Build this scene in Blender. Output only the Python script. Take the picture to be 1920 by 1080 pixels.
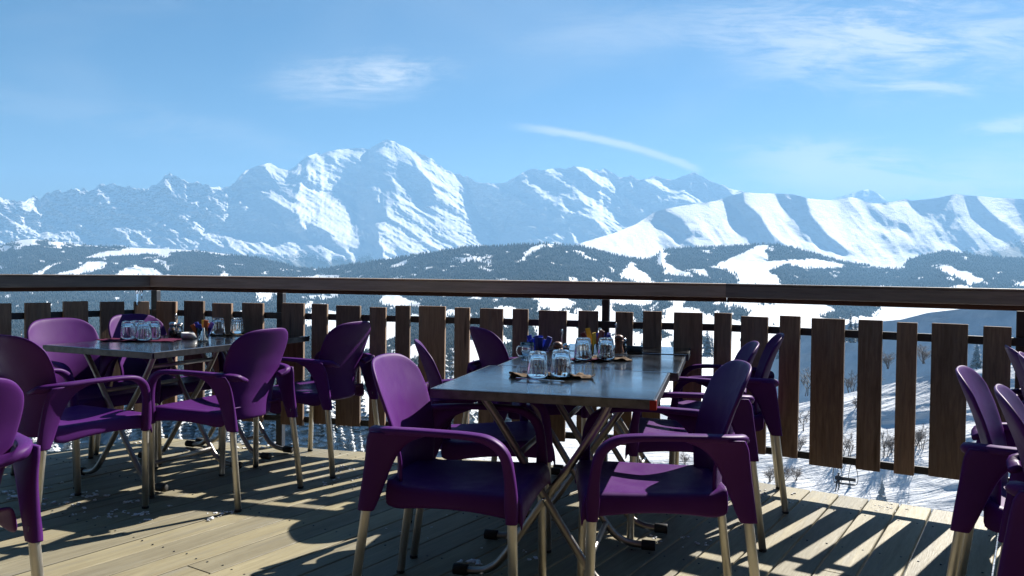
import bpy, bmesh, math, random
import numpy as np
from mathutils import Vector, Matrix
C = bpy.context.scene.collection
SC = bpy.context.scene
for o in list(bpy.data.objects): bpy.data.objects.remove(o)
PI = math.pi
# ------------------------------------------------------------------ camera, sky, sun, exposure
EYE = 1.155; F = 1510.0; ROLL = 0.0125; HOR = 511.0          # seated eye height, focal length for a 1920 wide frame
cam_d = bpy.data.cameras.new('camera'); cam = bpy.data.objects.new('camera', cam_d); C.objects.link(cam)
cam_d.sensor_width = 36.0; cam_d.lens = 36.0 * F / 1920.0; cam_d.clip_start = 0.05; cam_d.clip_end = 120000
cam.location = (0, 0, EYE)
cam.rotation_euler = (Matrix.Rotation(PI/2 - math.atan((540-HOR)/F), 3, 'X') @ Matrix.Rotation(ROLL, 3, 'Z')).to_euler()
SC.camera = cam
SUN_AZ, SUN_EL = math.radians(42), math.radians(37)
S = Vector((math.sin(SUN_AZ)*math.cos(SUN_EL), math.cos(SUN_AZ)*math.cos(SUN_EL), math.sin(SUN_EL)))
sun_d = bpy.data.lights.new('sun', 'SUN'); sun = bpy.data.objects.new('sun', sun_d); C.objects.link(sun)
sun_d.energy = 5.0; sun_d.angle = math.radians(0.53); sun_d.color = (1.0, 0.95, 0.87)
sun.rotation_euler = S.to_track_quat('Z', 'Y').to_euler(); sun.location = (20, 20, 30)
W = bpy.data.worlds.new("World"); SC.world = W; W.use_nodes = True
SKY_STR = 0.05
def build_world():
    nt = W.node_tree; N = nt.nodes; L = nt.links; N.clear()
    out = N.new('ShaderNodeOutputWorld'); bg = N.new('ShaderNodeBackground'); bg.inputs['Strength'].default_value = SKY_STR
    sky = N.new('ShaderNodeTexSky'); sky.sky_type = 'NISHITA'; sky.sun_disc = False
    sky.sun_elevation = SUN_EL; sky.sun_rotation = SUN_AZ; sky.altitude = 1900; sky.air_density = 1.0; sky.dust_density = 0.5; sky.ozone_density = 1.6
    tc = N.new('ShaderNodeTexCoord'); sep = N.new('ShaderNodeSeparateXYZ'); L.new(tc.outputs['Generated'], sep.inputs[0])
    def M(op, a, b=None, c=None, clamp=False):
        m = N.new('ShaderNodeMath'); m.operation = op; m.use_clamp = clamp
        for i, v in enumerate((a, b, c)):
            if v is None: continue
            if isinstance(v, (int, float)): m.inputs[i].default_value = v
            else: L.new(v, m.inputs[i])
        return m.outputs[0]
    # the clouds lie in a high flat layer: plan position = direction / height
    yy = M('MAXIMUM', sep.outputs['Y'], 0.05)
    U = M('DIVIDE', sep.outputs['X'], yy); V = M('DIVIDE', sep.outputs['Z'], yy)
    def noise(sx, sy, scale, detail, rough, rot=0.0, dist=0.0, off=0.0):
        cb = N.new('ShaderNodeCombineXYZ'); L.new(U, cb.inputs[0]); L.new(V, cb.inputs[1]); cb.inputs[2].default_value = off
        mp = N.new('ShaderNodeMapping'); mp.inputs['Rotation'].default_value = (0, 0, rot); mp.inputs['Scale'].default_value = (sx, sy, 1)
        L.new(cb.outputs[0], mp.inputs[0])
        n = N.new('ShaderNodeTexNoise'); n.inputs['Scale'].default_value = scale; n.inputs['Detail'].default_value = detail
        n.inputs['Roughness'].default_value = rough; n.inputs['Distortion'].default_value = dist
        L.new(mp.outputs[0], n.inputs['Vector']); return n.outputs['Fac']
    def ramp(v, a, b):
        mr = N.new('ShaderNodeMapRange'); mr.interpolation_type = 'SMOOTHERSTEP'; L.new(v, mr.inputs['Value'])
        mr.inputs['From Min'].default_value = a; mr.inputs['From Max'].default_value = b; return mr.outputs['Result']
    def blob(cx, cy, rx, ry, rot=0.0):
        c, s = math.cos(rot), math.sin(rot)
        du = M('SUBTRACT', U, cx); dv = M('SUBTRACT', V, cy)
        a = M('DIVIDE', M('ADD', M('MULTIPLY', du, c), M('MULTIPLY', dv, s)), rx)
        b = M('DIVIDE', M('SUBTRACT', M('MULTIPLY', dv, c), M('MULTIPLY', du, s)), ry)
        r = M('SQRT', M('ADD', M('MULTIPLY', a, a), M('MULTIPLY', b, b)))
        return ramp(r, 1.0, 0.0)
    def px(x, y): return ((x-960)/F, (HOR + ROLL*(x-960) - y)/F)
    wisp = noise(1.0, 3.6, 6.0, 12, 0.66, rot=0.22, dist=1.3)
    fine = noise(1.0, 9.0, 13.0, 12, 0.72, rot=0.28, dist=1.0, off=3.0)
    soft = noise(1.0, 2.0, 2.6, 5, 0.5, rot=0.35, dist=0.5, off=7.0)
    tex = M('ADD', M('MULTIPLY', wisp, 0.65), M('MULTIPLY', fine, 0.35))
    parts = []
    def cloud(x, y, rx, ry, rot, dens, lo=0.34, hi=0.72):
        cx, cy = px(x, y)
        b = blob(cx, cy, rx/F, ry/F, rot)
        # texture eats into the edge, the core stays
        t = ramp(M('ADD', tex, M('MULTIPLY', b, 0.12)), lo+0.06, hi-0.03)
        parts.append(M('MULTIPLY', M('MULTIPLY', t, b), dens))
    cloud(670, 148, 290, 80, 0.10, 0.8, 0.38, 0.74)
    cloud(740, 140, 140, 40, 0.3, 0.35, 0.42, 0.75)
    cloud(1560, 95, 430, 150, -0.12, 0.8, 0.38, 0.76)
    cloud(1800, 60, 420, 150, -0.1, 0.7, 0.36, 0.75)
    cloud(1730, 165, 170, 28, -0.03, 0.6, 0.40, 0.68)
    cloud(1880, 238, 160, 32, 0.15, 0.8, 0.40, 0.70)
    cloud(1560, 300, 330, 70, -0.05, 0.85, 0.36, 0.70)
    cloud(1700, 320, 130, 24, -0.45, 0.5, 0.40, 0.7)
    cloud(1650, 345, 420, 60, 0.0, 0.75, 0.30, 0.66)
    cloud(1900, 330, 300, 110, 0.0, 0.6, 0.30, 0.7)
    cloud(120, 210, 420, 60, -0.2, 0.16, 0.36, 0.72)
    cloud(420, 250, 320, 60, -0.25, 0.18, 0.36, 0.72)
    cloud(1180, 60, 380, 90, 0.1, 0.22, 0.36, 0.74)
    # the old contrail: a thin bent band
    x0, y0 = px(935, 236); x1, y1 = px(1120, 262); x2, y2 = px(1330, 328)
    # parabola through the three points, V = a + b*U + c*U^2
    A = np.array([[1, u, u*u] for u in (x0, x1, x2)]); a, b, c = [float(v) for v in np.linalg.solve(A, np.array([y0, y1, y2]))]
    line = M('ADD', M('MULTIPLY', M('MULTIPLY', U, U), c), M('ADD', M('MULTIPLY', U, b), a))
    dist = M('ABSOLUTE', M('ADD', M('SUBTRACT', V, line), M('MULTIPLY', M('SUBTRACT', fine, 0.5), 0.010)))
    band = ramp(dist, 0.0080, 0.0005)
    ends = M('MULTIPLY', ramp(U, x0-0.01, x0+0.09), ramp(U, x2, x2-0.035))
    parts.append(M('MULTIPLY', M('MULTIPLY', band, ends), M('ADD', 0.55, M('MULTIPLY', wisp, 0.75))))
    parts.append(M('MULTIPLY', ramp(soft, 0.45, 0.8), 0.16))
    tot = parts[0]
    for p in parts[1:]: tot = M('ADD', tot, p)
    fwd = ramp(sep.outputs['Y'], 0.05, 0.35)
    tot = M('MULTIPLY', M('MINIMUM', tot, 0.92), fwd)
    mix = N.new('ShaderNodeMix'); mix.data_type = 'RGBA'; L.new(tot, mix.inputs['Factor'])
    hs = N.new('ShaderNodeHueSaturation'); hs.inputs['Saturation'].default_value = 1.44; hs.inputs['Value'].default_value = 0.60; hs.inputs['Hue'].default_value = 0.499
    L.new(sky.outputs[0], hs.inputs['Color']); L.new(hs.outputs[0], mix.inputs['A'])
    mix.inputs['B'].default_value = (5.7, 5.85, 6.15, 1)
    L.new(mix.outputs['Result'], bg.inputs['Color']); L.new(bg.outputs[0], out.inputs['Surface'])
build_world()
vs = SC.view_settings; vs.view_transform = 'Standard'; vs.look = 'None'; vs.gamma = 1.0; vs.use_curve_mapping = False; vs.exposure = 1.5
SC.cycles.use_denoising = True; SC.cycles.max_bounces = 10; SC.cycles.transparent_max_bounces = 12; SC.cycles.transmission_bounces = 10
SC.cycles.volume_bounces = 0; SC.cycles.caustics_reflective = False; SC.cycles.caustics_refractive = False
SC.cycles.sample_clamp_indirect = 6.0
rng = np.random.default_rng(7); random.seed(7)
# ------------------------------------------------------------------ helpers
def smooth(me):
    me.polygons.foreach_set('use_smooth', [True]*len(me.polygons)); me.update()
def link(name, me, m=None, parent=None):
    o = bpy.data.objects.new(name, me); C.objects.link(o)
    if m is not None and me is not None and len(me.materials) == 0: me.materials.append(m)
    if parent is not None: o.parent = parent
    return o
def tag(o, label=None, cat=None, group=None, kind=None):
    if label: o['label'] = label
    if cat: o['category'] = cat
    if group: o['group'] = group
    if kind: o['kind'] = kind
    return o
def thing(name, label, cat, loc=(0, 0, 0), rz=0.0, group=None):
    o = bpy.data.objects.new(name, None); C.objects.link(o); o.empty_display_size = 0.1
    o.location = loc; o.rotation_euler = (0, 0, rz); return tag(o, label, cat, group)
def copy_tree(o, parent=None):
    c = o.copy(); C.objects.link(c); c.parent = parent
    for ch in list(o.children): copy_tree(ch, c)
    return c
def bake(o):
    """modifiers -> plain mesh, so copies stay cheap"""
    dg = bpy.context.evaluated_depsgraph_get(); me = bpy.data.meshes.new_from_object(o.evaluated_get(dg))
    old = o.data; o.modifiers.clear(); o.data = me; bpy.data.meshes.remove(old); smooth(me); return o
def pydata(verts, faces, sm=False):
    me = bpy.data.meshes.new('m'); me.from_pydata([tuple(v) for v in verts], [], [tuple(f) for f in faces]); me.update()
    if sm: smooth(me)
    return me
def np_mesh(verts, quads=None, tris=None, sm=True):
    me = bpy.data.meshes.new('m'); verts = np.asarray(verts, dtype=np.float32)
    me.vertices.add(len(verts)); me.vertices.foreach_set('co', verts.ravel())
    idx = []; tot = []
    if quads is not None: idx.append(np.asarray(quads, dtype=np.int32).ravel()); tot.append(np.full(len(quads), 4, np.int32))
    if tris is not None: idx.append(np.asarray(tris, dtype=np.int32).ravel()); tot.append(np.full(len(tris), 3, np.int32))
    idx = np.concatenate(idx); tot = np.concatenate(tot); st = np.concatenate(([0], np.cumsum(tot)[:-1])).astype(np.int32)
    me.loops.add(len(idx)); me.loops.foreach_set('vertex_index', idx)
    me.polygons.add(len(tot)); me.polygons.foreach_set('loop_start', st); me.polygons.foreach_set('loop_total', tot)
    if sm: me.polygons.foreach_set('use_smooth', np.ones(len(tot), dtype=bool))
    me.update(calc_edges=True); me.validate(); return me
def box_bm(bm, x0, x1, y0, y1, z0, z1, M=None):
    vs_ = [bm.verts.new((x, y, z)) for z in (z0, z1) for (x, y) in ((x0, y0), (x1, y0), (x1, y1), (x0, y1))]
    for f in ((3, 2, 1, 0), (4, 5, 6, 7), (0, 1, 5, 4), (1, 2, 6, 5), (2, 3, 7, 6), (3, 0, 4, 7)): bm.faces.new([vs_[i] for i in f])
    if M is not None: bmesh.ops.transform(bm, matrix=M, verts=vs_)
    return vs_
def bm_mesh(bm, sm=False, bevel=0.0, segs=2):
    if bevel > 0: bmesh.ops.bevel(bm, geom=list(bm.edges), offset=bevel, segments=segs, affect='EDGES', profile=0.5, clamp_overlap=True)
    bmesh.ops.recalc_face_normals(bm, faces=bm.faces)
    me = bpy.data.meshes.new('m'); bm.to_mesh(me); bm.free()
    if sm: smooth(me)
    return me
def box_mesh(x0, x1, y0, y1, z0, z1, bevel=0.0):
    bm = bmesh.new(); box_bm(bm, x0, x1, y0, y1, z0, z1); return bm_mesh(bm, bevel=bevel)
def catmull(P, n=6):
    P = [Vector(p) for p in P]; out = []
    for i in range(len(P)-1):
        p0 = P[max(i-1, 0)]; p1 = P[i]; p2 = P[i+1]; p3 = P[min(i+2, len(P)-1)]
        for k in range(n):
            t = k/n
            out.append(0.5*((2*p1) + (p2-p0)*t + (2*p0-5*p1+4*p2-p3)*t*t + (3*p1-p0-3*p2+p3)*t**3))
    out.append(P[-1]); return out
def tube(path, r, seg=10, closed_ends=True, r2=None):
    """round tube along a list of points"""
    path = [Vector(p) for p in path]; n = len(path); vs_ = []; fs = []
    up = Vector((0.123, 0.31, 0.94)).normalized()
    t0 = (path[1]-path[0]).normalized(); a = t0.cross(up).normalized()
    for i, p in enumerate(path):
        t = (path[min(i+1, n-1)]-path[max(i-1, 0)]).normalized()
        a = (a - t*a.dot(t)).normalized(); b = t.cross(a)
        rr = r if r2 is None else r + (r2-r)*i/(n-1)
        for k in range(seg):
            an = 2*PI*k/seg; vs_.append(p + (a*math.cos(an)+b*math.sin(an))*rr)
    for i in range(n-1):
        for k in range(seg):
            k2 = (k+1) % seg; fs.append((i*seg+k, i*seg+k2, (i+1)*seg+k2, (i+1)*seg+k))
    if closed_ends: fs.append(tuple(reversed(range(seg)))); fs.append(tuple(range((n-1)*seg, n*seg)))
    return vs_, fs
def tube_mesh(path, r, seg=10, r2=None): return pydata(*tube(path, r, seg, True, r2), sm=True)
def joined(lst, sm=True):
    vs_, fs = [], []
    for v, f in lst:
        o = len(vs_); vs_ += list(v); fs += [tuple(i+o for i in q) for q in f]
    return pydata(vs_, fs, sm)
def lathe(prof, seg=24, flute=0.0, nfl=12):
    vs_, fs = [], []
    for (r, z, fl) in [(p[0], p[1], p[2] if len(p) > 2 else 0) for p in prof]:
        for k in range(seg):
            a = 2*PI*k/seg; rr = r*(1 + fl*flute*math.cos(nfl*a)); vs_.append((rr*math.cos(a), rr*math.sin(a), z))
    n = len(prof)
    for i in range(n-1):
        for k in range(seg): k2 = (k+1) % seg; fs.append((i*seg+k, i*seg+k2, (i+1)*seg+k2, (i+1)*seg+k))
    return vs_, fs
# ------------------------------------------------------------------ materials
def mat(name, base=(0.5, 0.5, 0.5), rough=0.5, metal=0.0, spec=0.5):
    m = bpy.data.materials.new(name); m.use_nodes = True; b = m.node_tree.nodes['Principled BSDF']
    b.inputs['Base Color'].default_value = (*base, 1); b.inputs['Roughness'].default_value = rough
    b.inputs['Metallic'].default_value = metal; b.inputs['Specular IOR Level'].default_value = spec; return m
class NT:
    def __init__(s, m): s.nt = m.node_tree; s.N = s.nt.nodes; s.L = s.nt.links; s.b = s.N['Principled BSDF']
    def new(s, t): return s.N.new(t)
    def coord(s, kind='Object', scale=(1, 1, 1), rot=(0, 0, 0)):
        tc = s.new('ShaderNodeTexCoord'); mp = s.new('ShaderNodeMapping'); mp.inputs['Scale'].default_value = scale; mp.inputs['Rotation'].default_value = rot
        s.L.new(tc.outputs[kind], mp.inputs[0]); return mp.outputs[0]
    def noise(s, vec, scale, detail=4, rough=0.55, dist=0.0):
        n = s.new('ShaderNodeTexNoise'); n.inputs['Scale'].default_value = scale; n.inputs['Detail'].default_value = detail
        n.inputs['Roughness'].default_value = rough; n.inputs['Distortion'].default_value = dist
        s.L.new(vec, n.inputs['Vector']); return n.outputs['Fac']
    def range(s, v, a, b, c=0.0, d=1.0):
        r = s.new('ShaderNodeMapRange'); s.L.new(v, r.inputs['Value'])
        for k, x in zip(('From Min', 'From Max', 'To Min', 'To Max'), (a, b, c, d)): r.inputs[k].default_value = x
        return r.outputs['Result']
    def math(s, op, a, b):
        m = s.new('ShaderNodeMath'); m.operation = op
        for i, v in enumerate((a, b)):
            if isinstance(v, (int, float)): m.inputs[i].default_value = v
            else: s.L.new(v, m.inputs[i])
        return m.outputs[0]
    def mix(s, fac, a, b):
        m = s.new('ShaderNodeMix'); m.data_type = 'RGBA'
        for k, v in (('Factor', fac), ('A', a), ('B', b)):
            if isinstance(v, (int, float)): m.inputs[k].default_value = v
            elif isinstance(v, tuple): m.inputs[k].default_value = (*v, 1)
            else: s.L.new(v, m.inputs[k])
        return m.outputs['Result']
    def base(s, v): s.L.new(v, s.b.inputs['Base Color'])
    def rough(s, v): s.L.new(v, s.b.inputs['Roughness'])
    def bump(s, v, strength=0.3, dist=0.01):
        b = s.new('ShaderNodeBump'); b.inputs['Strength'].default_value = strength; b.inputs['Distance'].default_value = dist
        s.L.new(v, b.inputs['Height']); s.L.new(b.outputs[0], s.b.inputs['Normal'])
    def rnd(s):
        o = s.new('ShaderNodeObjectInfo'); return o.outputs['Random']
    def attr(s, name):
        a = s.new('ShaderNodeAttribute'); a.attribute_name = name; return a.outputs['Fac']
    def normal_z(s):
        g = s.new('ShaderNodeNewGeometry'); sp = s.new('ShaderNodeSeparateXYZ'); s.L.new(g.outputs['Normal'], sp.inputs[0]); return sp.outputs['Z']
def wood(name, dark, light, scale=(1.2, 14, 14), rough=0.75, var=0.35, wear=None, bumps=0.35):
    m = mat(name, light, rough, spec=0.3); n = NT(m)
    tc = n.new('ShaderNodeTexCoord'); inf = n.new('ShaderNodeObjectInfo'); off = n.new('ShaderNodeVectorMath'); off.operation = 'MULTIPLY_ADD'
    n.L.new(inf.outputs['Random'], off.inputs[0]); off.inputs[1].default_value = (37, 11, 23); n.L.new(tc.outputs['Object'], off.inputs[2])
    mp = n.new('ShaderNodeMapping'); mp.inputs['Scale'].default_value = scale; n.L.new(off.outputs[0], mp.inputs[0]); v = mp.outputs[0]
    g = n.noise(v, 5.0, 8, 0.65, 0.6); big = n.noise(v, 0.8, 3, 0.5); fib = n.noise(v, 26.0, 4, 0.6)
    c = n.mix(n.range(g, 0.3, 0.7), dark, light)
    c = n.mix(n.range(big, 0.35, 0.75, 0, 0.5), c, tuple(0.6*x for x in dark))
    hv = n.new('ShaderNodeHueSaturation'); n.L.new(c, hv.inputs['Color']); n.L.new(n.range(n.rnd(), 0, 1, 1-var, 1+var), hv.inputs['Value'])
    n.L.new(n.range(n.rnd(), 0, 1, 0.85, 1.05), hv.inputs['Saturation'])
    out = hv.outputs[0]
    # knots
    vo = n.new('ShaderNodeTexVoronoi'); vo.inputs['Scale'].default_value = 1.0; mp2 = n.new('ShaderNodeMapping')
    mp2.inputs['Scale'].default_value = tuple(s*0.8 for s in scale); n.L.new(off.outputs[0], mp2.inputs[0]); n.L.new(mp2.outputs[0], vo.inputs['Vector'])
    out = n.mix(n.range(vo.outputs['Distance'], 0.05, 0.14, 0.75, 0.0), out, tuple(0.35*x for x in dark))
    if wear: out = n.mix(n.range(n.noise(v, 1.7, 5, 0.6), 0.52, 0.72, 0, 0.6), out, wear)
    n.base(out); n.rough(n.range(fib, 0.3, 0.7, rough-0.12, rough+0.1)); n.bump(n.math('ADD', g, n.math('MULTIPLY', fib, 0.6)), bumps, 0.004)
    return m
M_DECK = wood('weathered decking', (0.200, 0.170, 0.104), (0.310, 0.272, 0.170), scale=(9, 0.7, 9), rough=0.62, var=0.22, wear=(0.19, 0.18, 0.15), bumps=0.4)
M_SLAT = wood('dark stained slat wood', (0.165, 0.108, 0.072), (0.35, 0.237, 0.163), scale=(14, 14, 1.3), rough=0.8, var=0.35, wear=(0.19, 0.155, 0.13))
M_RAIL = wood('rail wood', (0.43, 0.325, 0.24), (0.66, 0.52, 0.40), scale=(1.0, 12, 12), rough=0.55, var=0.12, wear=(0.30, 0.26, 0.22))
M_RAIL_SHADE = wood('darker rail wood with painted shade', (0.17, 0.14, 0.12), (0.28, 0.235, 0.20), scale=(1.0, 12, 12), rough=0.5, var=0.12, wear=(0.15, 0.14, 0.13))  # darker copy of the rail wood; the left section's shade is put into its colour
M_UNDER = wood('reddish under-board', (0.06, 0.03, 0.022), (0.12, 0.06, 0.04), scale=(1.0, 12, 12), rough=0.7, var=0.1)
M_BLACK = mat('black painted steel', (0.018, 0.020, 0.026), 0.45)
n_ = NT(M_BLACK); n_.rough(n_.range(n_.noise(n_.coord(), 30, 4), 0.3, 0.7, 0.35, 0.6))
M_RUB = mat('black rubber', (0.012, 0.012, 0.013), 0.7)
def plastic():
    m = mat('purple moulded plastic', (0.13, 0.036, 0.185), 0.5, spec=0.08); n = NT(m); v = n.coord()
    c = n.mix(n.range(n.noise(v, 3.0, 3), 0.3, 0.7), (0.058, 0.0115, 0.098), (0.075, 0.0165, 0.125))
    c = n.mix(n.range(n.noise(v, 55.0, 6, 0.7), 0.62, 0.80, 0, 0.12), c, (0.19, 0.10, 0.22))
    hv = n.new('ShaderNodeHueSaturation'); n.L.new(c, hv.inputs['Color']); n.L.new(n.range(n.rnd(), 0, 1, 0.86, 1.12), hv.inputs['Value']); n.base(hv.outputs[0])
    n.rough(n.range(n.noise(v, 14.0, 5, 0.6), 0.3, 0.7, 0.38, 0.55)); n.bump(n.noise(v, 420.0, 2), 0.12, 0.0006); return m
M_PURP = plastic()
M_ALU = mat('satin aluminium tube', (0.50, 0.47, 0.42), 0.36, metal=1.0)
n_ = NT(M_ALU); v_ = n_.coord(); n_.rough(n_.range(n_.noise(v_, 22, 5), 0.3, 0.7, 0.42, 0.58)); n_.base(n_.mix(n_.range(n_.noise(v_, 9, 5), 0.45, 0.75, 0, 0.5), (0.58, 0.55, 0.49), (0.40, 0.38, 0.33)))
M_CHROME = mat('worn steel tube', (0.30, 0.28, 0.26), 0.27, metal=1.0)
n_ = NT(M_CHROME); v_ = n_.coord(); n_.rough(n_.range(n_.noise(v_, 16, 5), 0.3, 0.7, 0.30, 0.50))
def table_mat():
    m = mat('brushed steel table top', (0.24, 0.25, 0.27), 0.22, metal=1.0); n = NT(m)
    v = n.coord(scale=(2, 60, 1)); b = n.noise(v, 6, 5, 0.6); w = n.coord()
    sm = n.noise(w, 5, 5, 0.6, 0.5)
    n.rough(n.math('ADD', n.range(b, 0.3, 0.7, 0.09, 0.15), n.range(sm, 0.4, 0.75, 0.0, 0.12)))
    n.base(n.mix(n.range(sm, 0.35, 0.7), (0.42, 0.445, 0.48), (0.34, 0.36, 0.39))); n.bump(b, 0.03, 0.001); return m
M_TOP = table_mat()
M_EDGE = mat('dark aluminium table edge', (0.08, 0.08, 0.085), 0.32, metal=0.7)
n_ = NT(M_EDGE); v_ = n_.coord(); n_.base(n_.mix(n_.range(n_.noise(v_, 30, 4), 0.4, 0.7), (0.09, 0.09, 0.095), (0.05, 0.05, 0.055)))
M_RED = mat('red plastic', (0.26, 0.014, 0.010), 0.5, spec=0.2)
def glass(name, col=(1, 1, 1), rough=0.0):
    m = mat(name, col, rough); b = m.node_tree.nodes['Principled BSDF']; b.inputs['Transmission Weight'].default_value = 1.0; b.inputs['IOR'].default_value = 1.46; return m
M_GLASS = glass('clear glass', (0.97, 0.985, 0.98))
def cloth(name, a, b):
    m = mat(name, a, 0.9, spec=0.1); n = NT(m); v = n.coord(); n.base(n.mix(n.range(n.noise(v, 60, 5, 0.7), 0.35, 0.65), a, b)); n.bump(n.noise(v, 300, 3), 0.3, 0.001); return m
M_MAG = cloth('magenta paper napkin', (0.055, 0.008, 0.028), (0.10, 0.016, 0.05))
M_BROWN = cloth('brown paper napkin', (0.07, 0.045, 0.028), (0.16, 0.11, 0.07))
M_STEEL = mat('cutlery steel', (0.62, 0.61, 0.58), 0.18, metal=1.0)
M_PMILL = mat('brown wood mill', (0.14, 0.06, 0.03), 0.45)
n_ = NT(M_PMILL); n_.base(n_.mix(n_.noise(n_.coord(scale=(30, 30, 3)), 4, 4), (0.10, 0.04, 0.02), (0.20, 0.09, 0.05)))
M_SALT = mat('salt', (0.72, 0.70, 0.66), 0.8)
M_PEP = mat('ground pepper', (0.12, 0.10, 0.08), 0.9)
M_BLUE = mat('blue sugar sachet', (0.02, 0.05, 0.42), 0.45)
M_YEL = mat('yellow sachet', (0.75, 0.48, 0.03), 0.5)
M_ORG = mat('orange sachet', (0.65, 0.16, 0.03), 0.5)
M_WHITE = mat('white porcelain', (0.75, 0.74, 0.71), 0.25)
M_DRED = mat('dark red card', (0.13, 0.02, 0.025), 0.5)
M_ICE = glass('ice', (0.9, 0.95, 1.0), 0.12)
def snow_mat(name, tracks=True, scale=1.0):
    m = mat(name, (0.84, 0.85, 0.87), 0.8, spec=0.1); n = NT(m); v = n.coord(scale=(scale,)*3)
    a = n.noise(v, 0.05, 8, 0.6, 0.4)
    c = n.mix(n.range(a, 0.35, 0.7), (0.74, 0.75, 0.77), (0.56, 0.58, 0.61)); n.base(c)
    h = n.noise(v, 0.10, 9, 0.62, 0.3)
    if tracks:
        v2 = n.coord(scale=(0.05*scale, 0.55*scale, 0.1*scale), rot=(0, 0, 0.5)); h = n.math('ADD', h, n.math('MULTIPLY', n.noise(v2, 1.5, 5, 0.6, 0.8), 0.8))
    n.bump(h, 0.6, 1.8/scale); return m
M_SNOW = snow_mat('snow slope')
M_SNOWLUMP = mat('crusted snow', (0.80, 0.82, 0.85), 0.7)
n_ = NT(M_SNOWLUMP); n_.bump(n_.noise(n_.coord(), 60, 5), 0.5, 0.01)
# ------------------------------------------------------------------ noise fields for the terrain
def up(a, nx, ny):
    """smooth (cubic) upsampling of a small random grid"""
    def axis(a, n):
        m = a.shape[0]-3; t = np.linspace(0, m-1e-6, n); i = t.astype(int); f = (t-i)[:, None]
        p0, p1, p2, p3 = a[i], a[i+1], a[i+2], a[i+3]
        return 0.5*((2*p1)+(p2-p0)*f+(2*p0-5*p1+4*p2-p3)*f*f+(3*p1-p0-3*p2+p3)*f**3)
    a = axis(a, nx); return axis(a.T.copy(), ny).T
def fbm(nx, ny, cx, cy, oct=5, gain=0.5, ridged=False, seed=0):
    r = np.random.default_rng(seed); out = np.zeros((nx, ny)); amp = 1.0; tot = 0
    for k in range(oct):
        g = r.uniform(-1, 1, (int(cx*2**k)+4, int(cy*2**k)+4)); u = up(g, nx, ny)
        if ridged: u = 1-2*np.abs(u)
        out += amp*u; tot += amp; amp *= gain
    return out/tot
def in_poly(X, Y, P):
    P = np.asarray(P, float); ins = np.zeros(X.shape, bool); j = len(P)-1
    for i in range(len(P)):
        xi, yi = P[i]; xj, yj = P[j]
        ins ^= ((yi > Y) != (yj > Y)) & (X < (xj-xi)*(Y-yi)/((yj-yi) or 1e-9)+xi); j = i
    return ins
def blur(a, n):
    for _ in range(n):
        a = np.pad(a, 1, mode='edge'); a = (a[1:-1, 1:-1]*2+a[:-2, 1:-1]+a[2:, 1:-1]+a[1:-1, :-2]+a[1:-1, 2:])/6
    return a
def solve_depth(gx, gv, D0, lam, wv=1.0):
    """least squares surface with the wanted slopes, kept near D0"""
    nx, nv = D0.shape
    def basis(n):
        k = np.arange(n)[:, None]; i = np.arange(n)[None, :]; B = np.cos(PI*k*(i+0.5)/n); B /= np.linalg.norm(B, axis=1, keepdims=True)
        return B, 2-2*np.cos(PI*np.arange(n)/n)
    Bx, ex = basis(nx); Bv, ev = basis(nv); rhs = lam*D0
    rhs[:-1] -= gx; rhs[1:] += gx; rhs[:, :-1] -= wv*gv; rhs[:, 1:] += wv*gv
    q = Bx @ rhs @ Bv.T; q /= (ex[:, None]+wv*ev[None, :]+lam); return Bx.T @ q @ Bv
def hor(x): return HOR + ROLL*(x-960)
def grid_quads(nx, nv):
    i = np.arange(nx-1)[:, None]*nv+np.arange(nv-1)[None, :]; return np.stack([i, i+1, i+nv+1, i+nv], -1).reshape(-1, 4)
def to_world(X, Y, D): return np.stack([(X-960)/F*D, D, EYE-(Y-hor(X))/F*D], -1)
def set_attr(me, name, a):
    at = me.attributes.new(name, 'FLOAT', 'POINT'); at.data.foreach_set('value', np.asarray(a, np.float32).ravel())
# ------------------------------------------------------------------ the far mountains
SKYLINE = [(-120,380),(-40,368),(0,372),(20,376),(40,378),(55,372),(64,367),(75,373),(85,363),(95,361),(103,358),(110,356),(116,361),(122,360),(133,353),(137,357),(142,354),(150,358),(158,354),(165,361),(178,353),(185,348),(192,345),(198,347),(205,344),(215,348),(228,350),(240,348),(248,352),(256,353),(270,354),(290,347),(298,342),(303,338),(308,331),(313,330),(317,325),(322,330),(330,331),(343,337),(350,341),(358,344),(370,343),(385,347),(395,351),(412,351),(430,349),(438,345),(447,332),(460,320),(475,314),(490,309),(505,306),(513,311),(520,315),(537,319),(548,316),(560,305),(572,294),(583,291),(592,287),(600,290),(617,284),(640,280),(665,279),(690,280),(705,271),(715,266),(722,263),(730,265),(738,267),(755,275),(770,283),(776,285),(780,284),(788,290),(795,291),(803,297),(808,299),(816,307),(825,312),(832,319),(850,325),(860,326),(867,331),(872,330),(880,336),(890,342),(905,343),(925,345),(945,343),(960,335),(975,326),(985,320),(1000,317),(1008,320),(1015,319),(1030,317),(1042,316),(1055,316),(1075,312),(1088,314),(1100,318),(1110,321),(1115,318),(1120,321),(1130,315),(1137,320),(1145,324),(1158,333),(1170,333),(1180,329),(1195,338),(1205,337),(1225,330),(1240,336),(1260,337),(1270,333),(1280,330),(1290,326),(1297,323),(1304,326),(1310,331),(1330,340),(1360,351),(1395,362),(1450,380),(1520,400)]
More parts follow.
